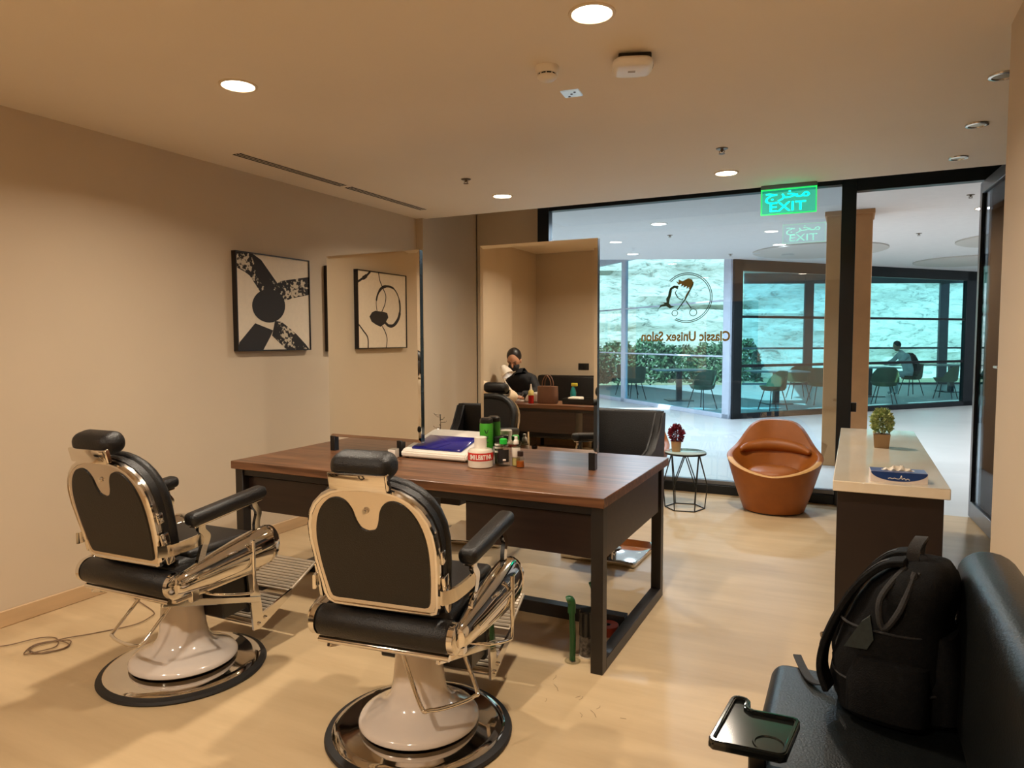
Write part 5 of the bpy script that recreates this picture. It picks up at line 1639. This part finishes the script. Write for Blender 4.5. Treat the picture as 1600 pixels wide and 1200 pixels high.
def hand(parent, w, d, up, m, curl=0.5, side=1, s=1.0):
    """palm and five fingers from wrist w along direction d"""
    d = Vector(d).normalized(); up = Vector(up).normalized()
    sd_ = d.cross(up).normalized() * side
    W = Vector(w)
    b_ = B()
    tube(b_, [W, W + d * 0.04 * s, W + d * 0.085 * s], [0.026 * s, 0.038 * s, 0.036 * s], 12, flat=0.45)
    for k, ln in enumerate((0.072, 0.080, 0.074, 0.058)):
        base = W + d * 0.078 * s + sd_ * (0.026 - 0.0175 * k) * s
        p, dd = base, d.copy()
        pts_ = [p]
        for j in range(3):
            dd = (dd - up * curl * 0.55).normalized()
            p = p + dd * ln * s / 3
            pts_.append(p)
        tube(b_, pts_, [0.0092 * s, 0.0088 * s, 0.008 * s, 0.0062 * s], 8)
    base = W + d * 0.025 * s + sd_ * 0.026 * s
    tube(b_, [base, base + (d * 0.5 + sd_ * 0.7 - up * 0.2).normalized() * 0.035 * s, base + (d * 0.9 + sd_ * 0.5 - up * 0.4).normalized() * 0.068 * s], [0.013 * s, 0.011 * s, 0.008 * s], 8)
    return obj('hand', b_, m, parent)

# manicurist: sits behind the table, bends forward over the work (faces +Y)
t = thing('person', 'manicurist in black top and face mask bending over her work, seen in mirror', 'person', (-3.56, -0.92, 0))
seat_z = 0.47
body = skinned('body', [
    [(0, 0, 0.56, 0.15), (0, 0.03, 0.70, (0.15, 0.12)), (0, 0.10, 0.84, (0.16, 0.12)), (0.02, 0.19, 0.97, (0.15, 0.105)), (0.03, 0.26, 1.045, 0.06), (0.03, 0.31, 1.10, 0.052)],
    [(0.02, 0.19, 0.97, 0.13), (0.15, 0.20, 0.975, 0.075), (0.235, 0.24, 0.86, 0.056), (0.22, 0.38, 0.82, 0.048), (0.16, 0.50, 0.835, 0.036)],
    [(0.02, 0.19, 0.97, 0.13), (-0.11, 0.20, 0.965, 0.075), (-0.18, 0.26, 0.86, 0.056), (-0.13, 0.40, 0.82, 0.046), (-0.02, 0.50, 0.84, 0.036)],
    [(0, 0, 0.56, 0.15), (0.10, 0.05, 0.53, 0.095), (0.11, 0.38, 0.53, 0.075), (0.11, 0.36, 0.28, 0.055), (0.11, 0.34, 0.07, 0.045), (0.11, 0.44, 0.04, 0.035)],
    [(0, 0, 0.56, 0.15), (-0.10, 0.05, 0.53, 0.095), (-0.11, 0.38, 0.53, 0.075), (-0.11, 0.36, 0.28, 0.055), (-0.11, 0.34, 0.07, 0.045), (-0.11, 0.44, 0.04, 0.035)],
], M['black_top'], t)
head(t, (0.0, 0.37, 1.205), -0.2, 0.5, M['dark_hair'], True, 0.0)
hand(t, (0.16, 0.50, 0.835), (-0.2, 0.9, -0.05), (0, 0, 1), M['glove'], 0.7, 1)
hand(t, (-0.02, 0.50, 0.84), (0.35, 0.8, -0.05), (0, 0, 1), M['glove'], 0.7, -1)
st = thing('stool', 'round black stool under the manicurist', 'stool', (-3.56, -0.92, 0))
obj('seat', lt([(0.16, 0.36), (0.175, 0.375), (0.175, 0.405), (0.16, 0.42)], 32), M['leather'], st)
obj('column', lt([(0.025, 0.05), (0.025, 0.36)], 16), M['chrome'], st)
for k in range(5):
    a = 2 * PI * k / 5
    obj('leg', tb([(0, 0, 0.07), (0.22 * math.cos(a), 0.22 * math.sin(a), 0.03)], 0.014, 8), M['chrome'], st)

# client in cream: sits at the table with one arm laid on it (faces -Y)
t = thing('person', 'client in cream blouse with one arm on the manicure table, seen in mirror', 'person', (-3.60, 0.52, 0))
body = skinned('body', [
    [(0, 0, 0.56, 0.15), (0, 0.0, 0.72, (0.15, 0.12)), (0, -0.03, 0.86, (0.15, 0.11)), (0, -0.05, 0.98, (0.14, 0.10)), (0, -0.06, 1.06, 0.055), (0, -0.07, 1.10, 0.05)],
    [(0, -0.05, 0.98, 0.12), (0.15, -0.06, 0.97, 0.075), (0.22, -0.26, 0.88, 0.095), (0.23, -0.50, 0.845, 0.092), (0.25, -0.66, 0.815, 0.06)],
    [(0, -0.05, 0.98, 0.12), (-0.14, -0.06, 0.97, 0.075), (-0.19, -0.24, 0.84, 0.06), (-0.12, -0.50, 0.80, 0.05), (0.0, -0.66, 0.80, 0.04)],
    [(0, 0, 0.56, 0.15), (0.10, -0.05, 0.53, 0.09), (0.11, -0.34, 0.53, 0.075), (0.11, -0.30, 0.28, 0.055), (0.11, -0.28, 0.07, 0.045), (0.11, -0.36, 0.04, 0.035)],
    [(0, 0, 0.56, 0.15), (-0.10, -0.05, 0.53, 0.09), (-0.11, -0.34, 0.53, 0.075), (-0.11, -0.30, 0.28, 0.055), (-0.11, -0.28, 0.07, 0.045), (-0.11, -0.36, 0.04, 0.035)],
], M['cream_top'], t)
head(t, (0.0, -0.09, 1.20), PI, 0.3, M['dark_hair'], False, 0.06)
hand(t, (0.25, -0.66, 0.81), (0.1, -1, 0.05), (0, 0, 1), M['skin'], 0.3, -1)
hand(t, (0.0, -0.66, 0.80), (0.4, -0.9, 0.0), (0, 0, 1), M['skin'], 0.3, 1)
st = thing('stool', 'round black stool under the client in cream', 'stool', (-3.60, 0.52, 0))
obj('seat', lt([(0.16, 0.36), (0.175, 0.375), (0.175, 0.405), (0.16, 0.42)], 32), M['leather'], st)
obj('column', lt([(0.025, 0.05), (0.025, 0.36)], 16), M['chrome'], st)
for k in range(5):
    a = 2 * PI * k / 5
    obj('leg', tb([(0, 0, 0.07), (0.22 * math.cos(a), 0.22 * math.sin(a), 0.03)], 0.014, 8), M['chrome'], st)

# seated cafe visitor with a backpack, leaning on the table (faces -X side of the view)
fx = Vector((-0.88, -0.47, 0))
t = thing('person', 'visitor in pale shirt wearing dark backpack at a cafe table', 'person', (1.28, 20.55, 0), math.atan2(fx.y, fx.x) - PI / 2)
M['pale_shirt'] = mat('pale_shirt', (196, 204, 204), 0.8, var=0.05)
body = skinned('body', [
    [(0, 0, 0.56, 0.15), (0, 0.03, 0.72, (0.15, 0.12)), (0, 0.10, 0.88, (0.16, 0.12)), (0, 0.17, 1.02, (0.16, 0.11)), (0, 0.23, 1.10, 0.06), (0, 0.26, 1.15, 0.055)],
    [(0, 0.17, 1.02, 0.13), (0.16, 0.19, 1.02, 0.075), (0.21, 0.30, 0.88, 0.055), (0.16, 0.50, 0.80, 0.045), (0.10, 0.60, 0.79, 0.035)],
    [(0, 0.17, 1.02, 0.13), (-0.16, 0.19, 1.02, 0.075), (-0.21, 0.30, 0.88, 0.055), (-0.16, 0.50, 0.80, 0.045), (-0.10, 0.60, 0.79, 0.035)],
    [(0, 0, 0.56, 0.15), (0.10, 0.05, 0.53, 0.095), (0.11, 0.42, 0.53, 0.075), (0.11, 0.40, 0.28, 0.055), (0.11, 0.38, 0.07, 0.045), (0.11, 0.48, 0.04, 0.035)],
    [(0, 0, 0.56, 0.15), (-0.10, 0.05, 0.53, 0.095), (-0.11, 0.42, 0.53, 0.075), (-0.11, 0.40, 0.28, 0.055), (-0.11, 0.38, 0.07, 0.045), (-0.11, 0.48, 0.04, 0.035)],
], M['pale_shirt'], t)
head(t, (0, 0.33, 1.24), 0.0, 0.5, M['dark_hair'], False, 0.0)
obj('backpack', sections(B(), [((0, -0.16, 0.62), 0.13, 0.07), ((0, -0.15, 0.66), 0.16, 0.10), ((0, -0.10, 0.86), 0.16, 0.10), ((0, -0.03, 1.02), 0.14, 0.08), ((0, 0.0, 1.08), 0.08, 0.05)], 28, 3), M['black_cloth'], t)
dup(cc, (1.33, 20.50, 0), math.atan2(fx.y, fx.x) - PI / 2, 'olive shell cafe chair the visitor with backpack sits on', 'cafe chairs')
